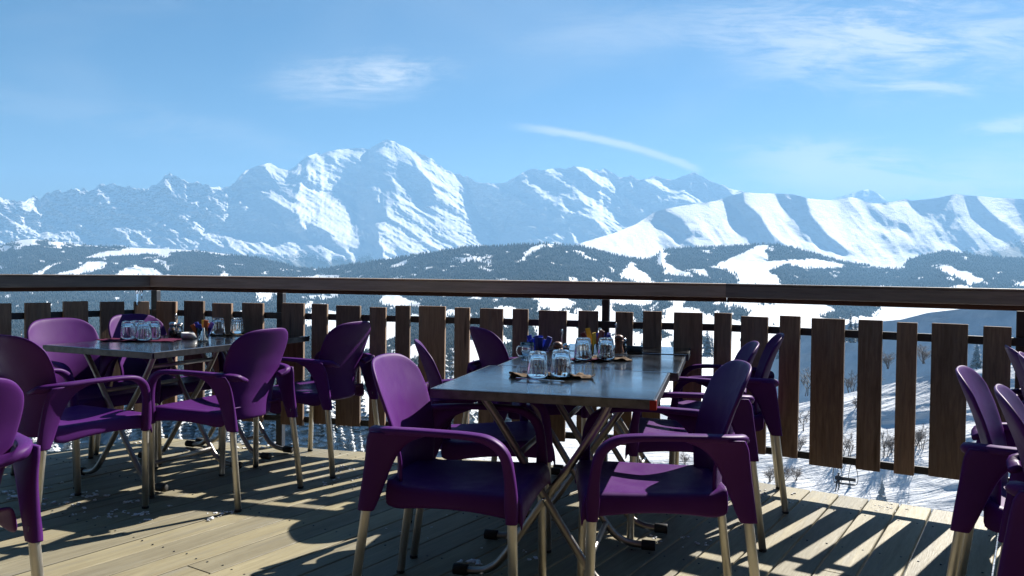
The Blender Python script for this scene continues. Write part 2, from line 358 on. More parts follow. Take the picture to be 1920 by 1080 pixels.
LIT_A = [
 [(696,283),(722,267),(745,271),(770,281),(762,291),(745,295),(733,299),(720,292),(705,286)],
 [(632,283),(690,280),(682,300),(676,314),(671,300),(655,293),(642,303),(630,292)],
 [(507,378),(540,376),(556,362),(562,345),(570,350),(582,357),(597,362),(640,362),(662,363),(653,377),(668,395),(662,412),(650,440),(627,444),(600,428),(580,418),(567,427),(560,410),(548,393),(525,385)],
 [(747,373),(740,367),(760,347),(773,360),(787,373),(800,385),(813,365),(807,335),(783,317),(773,303),(767,290),(777,287),(793,310),(813,310),(837,322),(860,330),(873,350),(880,370),(893,393),(890,403),(913,417),(921,427),(917,447),(927,463),(907,465),(860,468),(813,470),(793,472),(760,465),(740,447),(717,423),(707,420),(723,407),(722,390)],
 [(705,420),(747,437),(813,468),(793,477),(760,469),(733,476),(711,459)],
 [(1075,312),(1100,317),(1127,330),(1157,338),(1161,350),(1147,357),(1127,351),(1100,331)],
 [(1077,360),(1093,360),(1107,373),(1127,363),(1157,363),(1140,380),(1127,390),(1143,397),(1170,413),(1170,430),(1140,443),(1127,430),(1107,410),(1080,400),(1067,403),(1070,417),(1053,412),(1047,397),(1060,389),(1080,393),(1093,383),(1080,370)],
 [(1068,421),(1093,437),(1127,443),(1107,452),(1087,458),(1073,452)],
 [(1133,390),(1146,393),(1175,412),(1196,425),(1188,436),(1168,420),(1150,408)],
 [(1155,378),(1166,390),(1176,400),(1168,402),(1158,392)],
 [(1176,335),(1184,345),(1190,362),(1183,360),(1177,348)],[(1203,340),(1222,333),(1236,345),(1252,356),(1240,356),(1222,347)],
 [(1262,372),(1290,362),(1330,375),(1310,384),(1285,378)],[(1318,342),(1326,350),(1340,374),(1330,372)],
 [(-60,436),(0,433),(43,424),(87,419),(72,433),(100,440),(153,420),(181,418),(180,431),(147,448),(133,455),(93,449),(50,445),(17,449),(0,459),(-60,470)],
 [(0,372),(15,379),(11,390),(0,387)],[(38,379),(60,372),(76,377),(66,394),(52,399),(42,391)],[(30,398),(40,404),(46,424),(38,420)],
 [(493,308),(506,307),(520,316),(541,320),(522,328),(506,331)],[(385,349),(413,351),(413,356),(390,355)],
 [(253,436),(300,420),(400,393),(455,373),(458,379),(405,402),(375,413),(387,430),(380,441),(370,427),(360,412),(300,426),(260,440)],
 [(348,345),(356,352),(360,362),(352,360)],[(366,380),(378,386),(372,390)],[(469,355),(483,350),(481,358),(470,362)],
 [(418,444),(467,441),(500,445),(513,425),(533,437),(562,463),(550,474),(520,478),(473,474),(460,482),(433,464)],
 [(281,407),(307,408),(303,415),(285,414)],[(163,412),(178,404),(181,418),(165,420)],
 [(576,290),(592,287),(600,292),(586,298)],[(519,432),(528,412),(535,438)]]
def massif():
    NX, NV = 1180, 225; xs = np.linspace(-120, 1520, NX); sk = np.array(SKYLINE, float); top = np.interp(xs, sk[:, 0], sk[:, 1])
    top = top + 2.0*fbm(NX, 4, 190, 1, 3, 0.65, seed=3)[:, 1]*np.interp(xs, [0, 420, 470, 760, 860, 900, 1080, 1300], [2.2, 2.2, 0.7, 0.9, 1.8, 0.6, 1.2, 1.0])
    bot = 530.0; v = np.linspace(0, 1, NV)**1.15; Y = top[:, None]*(1-v)+bot*v; X = np.repeat(xs[:, None], NV, 1)
    wx = 7*fbm(NX, NV, 60, 8, 4, 0.55, seed=11); wy = 5*fbm(NX, NV, 60, 8, 4, 0.55, seed=12)
    lit = np.zeros((NX, NV))
    for P in LIT_A: lit = np.maximum(lit, in_poly(X+wx, Y+wy, P))
    half = in_poly(X+wx, Y+wy, [(575,300),(640,285),(672,315),(660,362),(600,358),(570,345)])*0.45 + in_poly(X+wx, Y+wy, [(265,440),(420,420),(420,462),(280,462)])*0.35 + in_poly(X+wx, Y+wy, [(500,425),(560,440),(620,455),(600,480),(540,475)])*0.3
    # diagonal gullies running down to the right
    th = 0.55; A = X*math.cos(th)+Y*math.sin(th); B = -X*math.sin(th)+Y*math.cos(th)
    base = fbm(1400, 560, 10, 46, 5, 0.62, True, seed=21)
    ia = np.clip(((A-A.min())/(A.max()-A.min())*1399).astype(int), 0, 1399); ib = np.clip(((B-B.min())/(B.max()-B.min())*559).astype(int), 0, 559)
    gul = base[ia, ib]; gul = blur(gul, 1)
    iso = fbm(NX, NV, 46, 9, 6, 0.56, True, seed=22)
    q = blur(lit, 2)+0.85*gul*blur(lit, 5)+0.16*iso*blur(lit, 6); lit = np.clip((q-0.26)/0.42, 0, 1); lit = np.clip(lit+half*(0.5+1.6*np.maximum(gul, iso))+np.clip((iso+0.6*gul-0.52)*2.2, 0, 0.7), 0, 1); lit = blur(lit, 1)
    D0 = np.repeat((18600-10.5*(Y[:, -1:]*0+bot-0*top[:, None]))[:, :1]*0+0, NV, 1)+18000-13.5*(Y-320)
    sh_g, sh_y, li_g, li_y = -5.5, 12.2, 15.0, 25.0
    g = sh_g+(li_g-sh_g)*lit; gy = sh_y+(li_y-sh_y)*lit
    dx = xs[1]-xs[0]; gm = 0.5*(g[1:]+g[:-1]); gym = 0.5*(gy[1:]+gy[:-1]); gx = gm*dx-gym*(Y[1:]-Y[:-1])
    gv = -0.5*(gy[:, 1:]+gy[:, :-1])*(Y[:, 1:]-Y[:, :-1])
    D = solve_depth(gx, gv, D0, 0.00006, 1.0)
    rough = np.interp(X, [0, 420, 480, 900, 1000, 1500], [1.5, 1.3, 0.8, 0.8, 0.75, 0.7])
    D = D-(52*iso*rough+92*gul*(0.35+0.65*blur(lit, 4)))*np.clip(v*6, 0.15, 1)[None, :]
    D = np.maximum(D, 12500)
    # fine roughness
    D = D-22*fbm(NX, NV, 200, 40, 3, 0.6, True, seed=23)*rough
    me = np_mesh(to_world(X, Y, D).reshape(-1, 3), quads=grid_quads(NX, NV))
    rock = np.clip(np.interp(X, [-100, 60, 330, 470, 640, 760, 850, 1500], [.9, 1.0, 1.0, .3, .14, .25, .28, .22])*np.interp(v, [0, .5, .75], [1, .6, .15])[None, :], 0, 1); set_attr(me, 'rock', rock)
    woods = np.clip((Y-(468+14*iso+np.interp(X, [0, 560, 700, 1500], [0, 0, 6, 0])))/26, 0, 1)*np.interp(X, [0, 500, 560, 760, 800], [1, 1, 1, 1, .5]); set_attr(me, 'woods', woods)
    return me
def mountain_mat(name, rock_on=True):
    m = mat(name, (0.85, 0.86, 0.88), 0.7, spec=0.2); n = NT(m); v = n.coord(scale=(0.001,)*3)
    c = n.mix(n.range(n.noise(v, 3, 6), 0.35, 0.7), (0.86, 0.87, 0.885), (0.80, 0.81, 0.835))
    r = n.noise(n.coord(scale=(0.001, 0.001, 0.0022)), 9, 10, 0.68, 0.6)
    st = n.range(n.normal_z(), 0.80, 0.45)
    rf = n.math('MULTIPLY', n.range(n.math('ADD', r, n.math('MULTIPLY', st, 0.10)), 0.53, 0.63), n.attr('rock'))
    c = n.mix(rf, c, (0.20, 0.195, 0.20))
    t = n.noise(n.coord(scale=(0.001, 0.001, 0.001)), 34, 6, 0.7)
    wf = n.math('MULTIPLY', n.range(n.math('ADD', t, n.math('MULTIPLY', n.attr('woods'), 0.5)), 0.62, 0.80), 0.85)
    wf = n.math('MULTIPLY', wf, n.range(n.attr('woods'), 0.02, 0.3))
    c = n.mix(wf, c, (0.055, 0.065, 0.055)); n.base(c)
    n.bump(n.math('ADD', r, n.math('MULTIPLY', t, 0.4)), 0.5, 26.0); return m
M_MTN = mountain_mat('snow and rock of the high mountains')
tag(link('mountain_range', massif(), M_MTN), kind='structure')
LIT_B = [
 [(1100,452),(1150,436),(1214,414),(1246,428),(1266,450),(1330,458),(1379,460),(1391,454),(1375,428),(1362,392),(1350,376),(1318,382),(1270,387),(1242,397),(1310,395),(1332,404),(1302,416),(1282,424),(1328,436),(1286,450),(1254,446),(1236,450),(1240,472),(1260,500),(1210,492),(1150,484),(1080,470)],
 [(1391,362),(1451,364),(1456,384),(1472,408),(1492,436),(1505,466),(1471,457),(1439,428),(1415,396),(1389,380)],
 [(1503,367),(1555,375),(1567,396),(1575,424),(1592,448),(1613,478),(1575,460),(1543,432),(1519,396)],
 [(1580,370),(1600,370),(1617,380),(1628,420),(1637,444),(1631,458),(1593,442),(1611,416),(1608,396)],
 [(1613,380),(1660,384),(1699,376),(1705,397),(1692,383),(1650,390)],
 [(1650,436),(1679,422),(1701,437),(1675,434)],
 [(1786,364),(1797,365),(1808,388),(1833,416),(1866,446),(1832,426),(1800,418),(1775,422),(1743,442),(1709,466),(1743,428),(1788,404)],
 [(1826,367),(1853,370),(1865,396),(1902,432),(1870,412),(1839,382)],
 [(1500,450),(1535,458),(1571,478),(1611,480),(1663,480),(1725,470),(1707,490),(1675,502),(1611,498),(1571,490),(1520,470)],
 [(1745,478),(1775,456),(1809,472),(1780,480),(1751,484)],[(1930,368),(1945,372),(1960,400),(1990,430),(1950,405)]]
SKY_B = [(1040,470),(1100,452),(1150,437),(1190,421),(1225,398),(1245,392),(1270,387),(1340,377),(1370,366),(1395,361),(1420,363),(1450,363),(1485,365),(1510,372),(1540,375),(1565,376),(1590,370),(1602,371),(1620,379),(1640,382),(1670,379),(1695,373),(1703,377),(1750,372),(1790,364),(1810,367),(1830,368),(1860,371),(1920,374),(2060,380)]
def ridge():
    NX, NV = 560, 120; xs = np.linspace(1040, 2060, NX); sk = np.array(SKY_B, float); top = np.interp(xs, sk[:, 0], sk[:, 1])
    k = np.ones(5)/5; top = np.convolve(np.pad(top, 2, mode='edge'), k, 'valid')
    bot = 545.0; v = np.linspace(0, 1, NV); Y = top[:, None]*(1-v)+bot*v; X = np.repeat(xs[:, None], NV, 1)
    wx = 11*fbm(NX, NV, 30, 8, 5, 0.58, seed=31); wy = 6*fbm(NX, NV, 30, 8, 5, 0.58, seed=32); lit = np.zeros((NX, NV))
    for P in LIT_B: lit = np.maximum(lit, in_poly(X+wx, Y+wy, P))
    lit = np.clip((blur(lit, 4)-0.12)/0.62, 0, 1)
    tr = lit.copy()
    for i in range(1, NX): tr[i] = np.maximum(tr[i], np.concatenate(([tr[i-1][0]], tr[i-1][:-1]))*0.962)
    lit = np.clip(0.25*lit+0.75*blur(tr, 3), 0, 1)
    th = 0.9; A = X*math.cos(th)+Y*math.sin(th); B = -X*math.sin(th)+Y*math.cos(th); base = fbm(500, 300, 8, 44, 4, 0.6, True, seed=36)
    gul = blur(base[np.clip(((A-A.min())/(A.max()-A.min())*499).astype(int), 0, 499), np.clip(((B-B.min())/(B.max()-B.min())*299).astype(int), 0, 299)], 1)
    lit = np.clip(lit+gul*(blur(lit, 8)*0.55+0.10)+0.25*fbm(NX, NV, 60, 14, 4, 0.6, True, seed=37)*blur(lit, 6), 0, 1); lit = np.maximum(lit, np.clip((Y-492-4*fbm(NX, NV, 20, 4, 3, 0.5, seed=35))/10, 0, 1)*0.6)
    D0 = 11500-11*(Y-400)
    g = -3.6+(8.5+3.6)*lit; gy = 7.6+(14-7.6)*lit
    dx = xs[1]-xs[0]; gx = 0.5*(g[1:]+g[:-1])*dx-0.5*(gy[1:]+gy[:-1])*(Y[1:]-Y[:-1]); gv = -0.5*(gy[:, 1:]+gy[:, :-1])*(Y[:, 1:]-Y[:, :-1])
    D = solve_depth(gx, gv, D0, 0.00006)
    D = D-(9*fbm(NX, NV, 30, 8, 4, 0.45, True, seed=33)+24*gul*np.clip(v*5, 0.15, 1)[None, :])*np.clip(v*6, 0.2, 1)[None, :]
    D = np.maximum(D, 8800)
    me = np_mesh(to_world(X, Y, D).reshape(-1, 3), quads=grid_quads(NX, NV))
    set_attr(me, 'rock', np.full(X.shape, 0.15)); 
    set_attr(me, 'woods', np.clip((Y-np.interp(X, [1040, 1300, 1500, 1700, 1760, 1850, 1920], [900, 900, 500, 500, 470, 455, 440])-10*fbm(NX, NV, 30, 8, 4, 0.5, seed=34))/30, 0, 1)*0.8)
    return me
tag(link('snowy_ridge', ridge(), M_MTN), kind='structure')
def far_peak():
    NX, NV = 60, 24; xs = np.linspace(1540, 1690, NX); top = np.interp(xs, [1540, 1565, 1580, 1600, 1612, 1625, 1640, 1650, 1660, 1690], [384, 371, 366, 361, 357, 356, 361, 369, 378, 386])
    top = top+1.5*fbm(NX, 4, 14, 1, 3, seed=41)[:, 1]; v = np.linspace(0, 1, NV); Y = top[:, None]*(1-v)+420*v; X = np.repeat(xs[:, None], NV, 1)
    D = 21500-16*(Y-356)-3*(X-1600)-90*fbm(NX, NV, 8, 4, 4, 0.55, True, seed=42)
    me = np_mesh(to_world(X, Y, D).reshape(-1, 3), quads=grid_quads(NX, NV)); set_attr(me, 'rock', np.full(X.shape, 0.5)); set_attr(me, 'woods', np.zeros(X.shape)); return me
tag(link('far_peak', far_peak(), M_MTN), kind='structure')
# ------------------------------------------------------------------ wooded hills and the valley side
HILL_TOP = [(-140,466),(0,460),(30,451),(60,448),(100,452),(150,459),(200,462),(280,466),(330,467),(400,473),(440,479),(480,482),(520,492),(560,503),(600,504),(640,499),(700,490),(760,482),(830,470),(870,464),(930,463),(960,460),(1000,459),(1020,456),(1050,460),(1090,463),(1120,470),(1160,480),(1200,487),(1225,484),(1240,468),(1300,464),(1380,461),(1430,458),(1470,461),(1510,471),(1560,486),(1600,494),(1640,500),(1680,494),(1720,481),(1770,470),(1800,474),(1850,482),(1920,484),(2060,488)]
CLEAR = [
 [(88,517),(140,505),(173,490),(203,491),(197,501),(167,511),(117,515)],[(58,520),(97,497),(125,486),(101,499),(75,519)],[(218,517),(230,500),(262,498),(293,508),(302,518)],
 [(147,482),(187,473),(240,466),(287,459),(390,467),(320,474),(304,484),(296,474),(200,481)],[(405,519),(420,509),(432,516)],[(484,512),(500,508),(497,514)],[(555,522),(565,518),(640,515),(642,521)],
 [(731,502),(753,488),(784,477),(768,486),(748,500)],[(670,523),(684,514),(676,523)],[(968,492),(993,465),(1012,457),(1024,458),(998,475)],[(870,486),(880,482),(878,492)],
 [(1065,468),(1087,471),(1122,488),(1093,484)],[(1160,518),(1186,489),(1202,508),(1236,532),(1178,527)],[(1140,500),(1152,505),(1150,512)],[(1282,506),(1322,505),(1328,519),(1302,515)],
 [(1322,500),(1387,488),(1411,462),(1424,459),(1402,502)],[(1425,459),(1438,459),(1435,490),(1527,485),(1577,496),(1580,503),(1511,503),(1467,495),(1443,505),(1464,524),(1460,537),(1391,535),(1369,508),(1330,502)],
 [(1750,502),(1775,497),(1807,508),(1845,527),(1811,538),(1800,521)],[(1769,541),(1800,536),(1842,545),(1830,550)],[(1898,536),(1925,526),(1940,540)],[(1230,452),(1262,500),(1300,520),(1250,515),(1235,490)],
 [(1640,500),(1700,488),(1690,505),(1600,500)],[(1110,520),(1130,528),(1120,535)]]
def hill_depth(X, Y):
    t = np.interp(X, [p[0] for p in HILL_TOP], [p[1] for p in HILL_TOP]); v = (Y-t)/(760-t)
    far = np.interp(X, [-140, 300, 560, 800, 1000, 1200, 1260, 1500, 1700, 2060], [9800, 9600, 8600, 7400, 7000, 7400, 8300, 8300, 8500, 8200])
    dd = np.interp(v, [0, 0.1, 0.22, 0.32, 0.45, 0.62, 0.8, 1.0], [1, .90, .76, .62, .45, .29, .2, .14]); return far*dd
def hills():
    NX, NV = 900, 190; xs = np.linspace(-140, 2060, NX); top = np.interp(xs, [p[0] for p in HILL_TOP], [p[1] for p in HILL_TOP])
    k = np.ones(7)/7; top = np.convolve(np.pad(top, 3, mode='edge'), k, 'valid'); v = np.linspace(0, 1, NV)**1.4
    Y = top[:, None]*(1-v)+760*v; X = np.repeat(xs[:, None], NV, 1)
    D = hill_depth(X, Y); D = D*(1-0.022*fbm(NX, NV, 26, 6, 5, 0.5, False, seed=51)*np.clip(v*8, 0, 1)-0.012*fbm(NX, NV, 60, 14, 4, 0.5, True, seed=52)*np.clip(v*8, 0, 1))
    # woods: 1 where trees stand
    wx = 11*fbm(NX, NV, 80, 18, 4, 0.62, seed=53); wy = 4*fbm(NX, NV, 80, 18, 4, 0.62, seed=54)
    w = np.full(X.shape, 0.96)
    for P in CLEAR: w[in_poly(X+wx, Y+wy, P)] = 0.05
    # speckled edge of the left hill, meadows below the handrail
    pat = fbm(NX, NV, 44, 12, 5, 0.6, seed=55)
    thr = np.where(X < 480, np.where(Y > 548, 0.58, 0.45), np.where(X < 600, 0.28, np.where(X < 1010, np.interp(Y, [520, 545, 560, 640, 700], [0.5, .36, .10, -.06, .3]), np.interp(Y, [520, 545, 560, 600, 700], [0.5, .18, -.10, -.22, -.22]))))
    low = Y > np.interp(X, [0, 480, 560, 700, 1000, 1150, 1400, 1700, 2060], [520, 520, 518, 530, 552, 545, 538, 545, 540]); w = np.where(low & (pat > thr), 0.04, w)
    rim = (X < 440) & (Y < np.interp(X, [-140, 0, 60, 150, 440], [480, 474, 462, 468, 486])); w = np.where(rim & (pat > 0.02), 0.1, w)
    up_ = (X > 840) & (X < 920) & (Y > 475) & (Y < 500) & (pat > 0.08); w = np.where(up_, 0.2, w)
    pat2 = fbm(NX, NV, 110, 30, 3, 0.6, seed=56); w = np.where((pat2 > 0.53) & (w > .5), 0.15, w)
    P3 = to_world(X, Y, D); me = np_mesh(P3.reshape(-1, 3), quads=grid_quads(NX, NV)); ws = blur(w, 1); set_attr(me, 'woods', ws)
    return me, xs, Y, P3, np.clip(blur(w, 3)-0.02, 0.0, 1)
def hill_mat():
    m = mat('snowfields and forest floor', (0.85, 0.86, 0.88), 0.9, spec=0.0); n = NT(m); v = n.coord(scale=(0.001,)*3)
    c = n.mix(n.range(n.noise(v, 12, 7, 0.6), 0.35, 0.7), (0.86, 0.87, 0.885), (0.80, 0.81, 0.83))
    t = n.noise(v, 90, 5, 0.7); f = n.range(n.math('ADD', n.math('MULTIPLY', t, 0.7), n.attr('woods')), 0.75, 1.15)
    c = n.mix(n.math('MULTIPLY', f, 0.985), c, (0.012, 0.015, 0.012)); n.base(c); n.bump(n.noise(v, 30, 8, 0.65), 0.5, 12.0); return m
hme, HXS, HY, HP, HWOOD = hills()
tag(link('hills', hme, hill_mat()), kind='structure')
def conifer_mat(name, snowy):
    m = mat(name, (0.04, 0.055, 0.04), 0.95, spec=0.0); n = NT(m); v = n.coord()
    c = n.mix(n.noise(v, 0.02 if snowy < 0 else 2.0, 4), *(((0.014, 0.022, 0.016), (0.030, 0.037, 0.027)) if snowy < 0 else ((0.028, 0.042, 0.03), (0.055, 0.066, 0.045))))
    s = n.range(n.math('ADD', n.normal_z(), n.range(n.noise(v, 0.3 if snowy < 0 else 5.0, 5, 0.7), 0.3, 0.7, -0.45, 0.45)), 0.50, 0.80)
    fac = n.math('MULTIPLY', s, abs(snowy))
    if snowy < 0: fac = n.math('MAXIMUM', fac, n.range(n.noise(n.coord(scale=(.001,)*3), 5, 6, .6), .48, .72, 0, .11))
    c = n.mix(fac, c, (0.80, 0.82, 0.85)); n.base(c); return m
M_WOODS = conifer_mat('far spruce', -0.10)
def forest_mesh():
    """tens of thousands of small spruces, each a tapering crown of five leaning faces, standing on the hills"""
    r = np.random.default_rng(5); N = 60000; NX, NV = HWOOD.shape
    i = r.integers(0, NX, N*3); u = r.random(N*3); yy = u**1.25; 
    top = HY[i, 0]; Yt = top+(745-top)*yy; j = np.array([np.searchsorted(HY[a], b) for a, b in zip(i[:], Yt[:])]) if False else np.clip(((yy*(745-top)/(760-top))**(1/1.4)*(NV-1)).astype(int), 0, NV-1)
    ok = (r.random(N*3) < HWOOD[i, j]) & (HWOOD[i, j] > 0.15); i, j = i[ok][:N], j[ok][:N]; n = len(i)
    P = HP[i, j]+0.0; i2 = np.minimum(i+1, NX-1); j2 = np.minimum(j+1, NV-1); a = r.random((n, 1)); b = r.random((n, 1))
    P = P+(HP[i2, j]-P)*a+(HP[i, j2]-P)*b
    h = r.uniform(15, 27, n)*np.clip(P[:, 1]/5200, 0.5, 1.25); rad = h*r.uniform(0.17, 0.26, n); K = 5; ph = r.random(n)*6.28
    V = np.zeros((n, 2*K+1, 3)); 
    for k in range(K):
        an = ph+2*PI*k/K; jit = r.uniform(0.75, 1.25, n); c_, s_ = np.cos(an), np.sin(an)
        V[:, k] = np.stack([P[:, 0]+rad*jit*c_, P[:, 1]+rad*jit*s_, P[:, 2]+h*r.uniform(0.0, .12, n)], -1)
        V[:, K+k] = np.stack([P[:, 0]+rad*.50*jit*np.cos(an+.4), P[:, 1]+rad*.50*jit*np.sin(an+.4), P[:, 2]+h*r.uniform(.42, .58, n)], -1)
    V[:, 2*K] = np.stack([P[:, 0]+r.normal(0, .02, n)*h, P[:, 1], P[:, 2]+h], -1)
    base = (np.arange(n)*(2*K+1))[:, None]; T = []
    for k in range(K):
        k2 = (k+1) % K; T += [np.stack([base[:, 0]+k, base[:, 0]+k2, base[:, 0]+K+k], -1), np.stack([base[:, 0]+k2, base[:, 0]+K+k2, base[:, 0]+K+k], -1), np.stack([base[:, 0]+K+k, base[:, 0]+K+k2, base[:, 0]+2*K], -1)]
    return np_mesh(V.reshape(-1, 3), tris=np.concatenate(T), sm=False)
tag(link('forest', forest_mesh(), M_WOODS), 'dark spruce forest covering the hills between the snowfields', 'forest', kind='stuff')
# ------------------------------------------------------------------ near slopes below the terrace
def sheet(x0, x1, NX, rows, NV, seed, amp):
    """rows: list of (v, [(x, y, d) ...]) interpolated across"""
    xs = np.linspace(x0, x1, NX); vv = np.array([r[0] for r in rows]); Yr = np.array([np.interp(xs, [p[0] for p in r[1]], [p[1] for p in r[1]]) for r in rows]); Dr = np.array([np.interp(xs, [p[0] for p in r[1]], [p[2] for p in r[1]]) for r in rows])
    v = np.linspace(0, 1, NV); Y = np.empty((NX, NV)); D = np.empty((NX, NV))
    for i in range(NX): Y[i] = np.interp(v, vv, Yr[:, i]); D[i] = np.interp(v, vv, Dr[:, i])
    for _ in range(2): Y = blur(Y, 1); D = blur(D, 1)
    D = D*(1-amp*fbm(NX, NV, 14, 8, 6, 0.5, False, seed=seed)); X = np.repeat(xs[:, None], NV, 1)
    return np_mesh(to_world(X, Y, D).reshape(-1, 3), quads=grid_quads(NX, NV)), xs, v, Y, D
shade_rows = [(0, [(1340, 760, 860), (1400, 705, 828), (1440, 655, 805), (1500, 626, 775), (1600, 606, 720), (1690, 599, 670), (1740, 586, 645), (1800, 579, 615), (1920, 573, 558), (2300, 560, 430)]),
              (1, [(1340, 900, 800), (1400, 830, 770), (1600, 780, 635), (1750, 750, 565), (1920, 730, 490), (2300, 660, 385)])]
hs_me, *_ = sheet(1340, 2300, 220, shade_rows, 80, 61, 0.003)
tag(link('shaded_hillside', hs_me, M_SNOW), kind='structure')
NEAR_ROWS = [(0, [(-500, 700, 172), (200, 705, 146), (560, 745, 121), (760, 770, 126), (1000, 800, 138), (1200, 810, 140), (1380, 800, 140), (1450, 768, 140), (1600, 736, 137), (1750, 702, 133), (1920, 682, 128), (2400, 620, 120)]),
             (0.45, [(-500, 830, 154), (200, 838, 131), (600, 845, 109), (760, 852, 111), (900, 860, 117), (1200, 865, 124), (1500, 850, 124), (1750, 830, 119), (1920, 815, 114), (2400, 770, 106)]),
             (0.75, [(-500, 1020, 132), (200, 1015, 112), (600, 1010, 95), (1300, 990, 108), (1700, 965, 107), (1920, 950, 104), (2400, 900, 96)]),
             (1.0, [(-500, 1900, 40), (2400, 1900, 40)])]
near_me, NXS, NVV, NY, ND = sheet(-500, 2400, 420, NEAR_ROWS, 150, 62, 0.010)
tag(link('snow_slope', near_me, M_SNOW), kind='structure')
def on_near(x, y):
    i = min(int(round((x+500)/2900*419)), 419); return float(np.interp(y, NY[i], ND[i]))
def world(x, y, d): return Vector(((x-960)/F*d, d, EYE-(y-hor(x))/F*d))
# deep ground under everything, out to the horizon
tag(link('ground', box_mesh(-23900, 23900, -1400, 24400, -2200, -2150), M_SNOW), kind='structure')
# ------------------------------------------------------------------ terrace deck
P0, P1, P2, P3_ = Vector((-3.75, 3.90)), Vector((-2.44, 5.45)), Vector((1.22, 4.56)), Vector((3.05, 3.37))
deck = tag(bpy.data.objects.new('deck', None), kind='structure'); C.objects.link(deck)
BD = Vector((0.545, 0.838)).normalized(); BN = Vector((BD.y, -BD.x))   # board direction and normal
def clip(poly, p, nrm):
    out = []
    for i in range(len(poly)):
        a, b = poly[i-1], poly[i]; da, db = (a-p).dot(nrm), (b-p).dot(nrm)
        if (da <= 0) != (db <= 0): t = da/(da-db); out.append(a+(b-a)*t)
        if db <= 0: out.append(b)
    return out
def left_n(a, b): d = (b-a).normalized(); return Vector((-d.y, d.x))
BW, GAP = 0.146, 0.0075
for k in range(-36, 36):
    c0 = k*BW+0.03
    poly = [BN*c0+BD*-3.2, BN*(c0+BW-GAP)+BD*-3.2, BN*(c0+BW-GAP)+BD*9, BN*c0+BD*9]
    for a, b in ((P0, P1), (P1, P2), (P2, P3_)):
        poly = clip(poly, a + left_n(a, b)*0.035, left_n(a, b))
        if not poly: break
    if not poly: continue
    poly = clip(poly, Vector((0, -1.2)), Vector((0, -1))); poly = clip(poly, Vector((-4.6, 0)), Vector((-1, 0))); poly = clip(poly, Vector((4.2, 0)), Vector((1, 0)))
    if len(poly) < 3: continue
    tlen = [q.dot(BD) for q in poly]; lo, hi = min(tlen), max(tlen)
    if hi-lo < 0.15: continue
    cuts = [lo]; t = lo+random.uniform(2.5, 5.5)
    while t < hi-0.9: cuts.append(t); t += random.uniform(4.2, 5.5)
    cuts.append(hi)
    for s0, s1 in zip(cuts[:-1], cuts[1:]):
        pp = clip(clip(poly, BD*(s0+0.0015), -BD), BD*(s1-0.0015), BD)
        if len(pp) < 3: continue
        bm = bmesh.new(); mid = sum(pp, Vector((0, 0)))/len(pp); dz = random.uniform(-0.0025, 0.0)
        # local frame: y along the board, so the grain follows it
        loc = [((q-mid).dot(BN), (q-mid).dot(BD)) for q in pp]
        tv = [bm.verts.new((x, y, dz)) for x, y in loc]; bv = [bm.verts.new((x, y, -0.028)) for x, y in loc]
        bm.faces.new(tv); bm.faces.new(bv[::-1])
        for i in range(len(tv)): bm.faces.new((tv[i-1], bv[i-1], bv[i], tv[i]))
        me = bm_mesh(bm, bevel=0.003, segs=1)
        o = link('deck_board', me, M_DECK, deck); o.location = (mid.x, mid.y, 0); o.rotation_euler = (0, 0, math.atan2(BD.y, BD.x)-PI/2)
bm = bmesh.new()
for k in range(-5, 6):        # joists under the boards, square to them
    Mx = Matrix.Translation((BD.x*(k*0.55+2.0), BD.y*(k*0.55+2.0), 0)) @ Matrix.Rotation(math.atan2(BN.y, BN.x), 4, 'Z'); box_bm(bm, -3.2, 3.0, -0.03, 0.03, -0.18, -0.0285, Mx)
scr = []
for k in range(-36, 36):
    for j in range(-5, 8):
        for e in (0.03, BW-0.036):
            q = BN*(k*BW+0.03+e)+BD*(j*0.55+2.0+random.uniform(-.008, .008))
            if all((q-a).dot(left_n(a, b)) < -0.03 for a, b in ((P0, P1), (P1, P2), (P2, P3_))) and -3.9 < q.x < 3.4 and q.y > 0.6: scr.append(tube([(q.x, q.y, -.003), (q.x, q.y, .0012)], .0042, 6))
o = link('screw', joined(scr, False), M_BLACK, deck); tag(o, kind='stuff')
# ------------------------------------------------------------------ the railing
rail = thing('railing', 'dark wooden balustrade of upright boards under a broad handrail at the terrace edge', 'railing')
def seg_frame(a, b): return math.atan2((b-a).y, (b-a).x)
def beam(name, a, b, off, half_t, z0, z1, m, ext=(0, 0), bev=0.004):
    d = (b-a); Ln = d.length; d.normalize(); n = Vector((-d.y, d.x))
    o = link(name, box_mesh(-ext[0], Ln+ext[1], -half_t, half_t, z0, z1, bevel=bev), m, rail); q = a+n*off; o.location = (q.x, q.y, 0); o.rotation_euler = (0, 0, math.atan2(d.y, d.x)); return o
SEC = [(P0, P1), (P1, P2), (P2, P3_)]
for (a, b), m in zip(SEC, (M_RAIL_SHADE, M_RAIL, M_RAIL_SHADE)):
    # handrail: a deep front board with a thin cap, over a recessed reddish under-board
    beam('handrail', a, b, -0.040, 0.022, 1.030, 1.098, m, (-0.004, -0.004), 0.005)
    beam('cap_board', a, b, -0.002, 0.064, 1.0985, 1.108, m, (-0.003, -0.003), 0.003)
    beam('under_board', a, b, -0.004, 0.013, 1.004, 1.097, M_UNDER, (-0.003, -0.003))
    beam('rail_bar', a, b, 0.012, 0.010, 0.836, 0.876, M_BLACK, (0, 0), 0.002); beam('rail_bar', a, b, 0.012, 0.010, 0.170, 0.208, M_BLACK, (0, 0), 0.002)
def on_fence(x):
    """where the sight line at picture column x meets the fence line"""
    u = (x-960)/F
    for k, (a, b) in enumerate(SEC):
        d = b-a; den = d.x-u*d.y; t = (u*a.y-a.x)/den
        if (0 <= t <= 1) or (k == 0 and t < 0 and x < 285) or (k == 2 and t > 1): return k, a+d*t
    return None
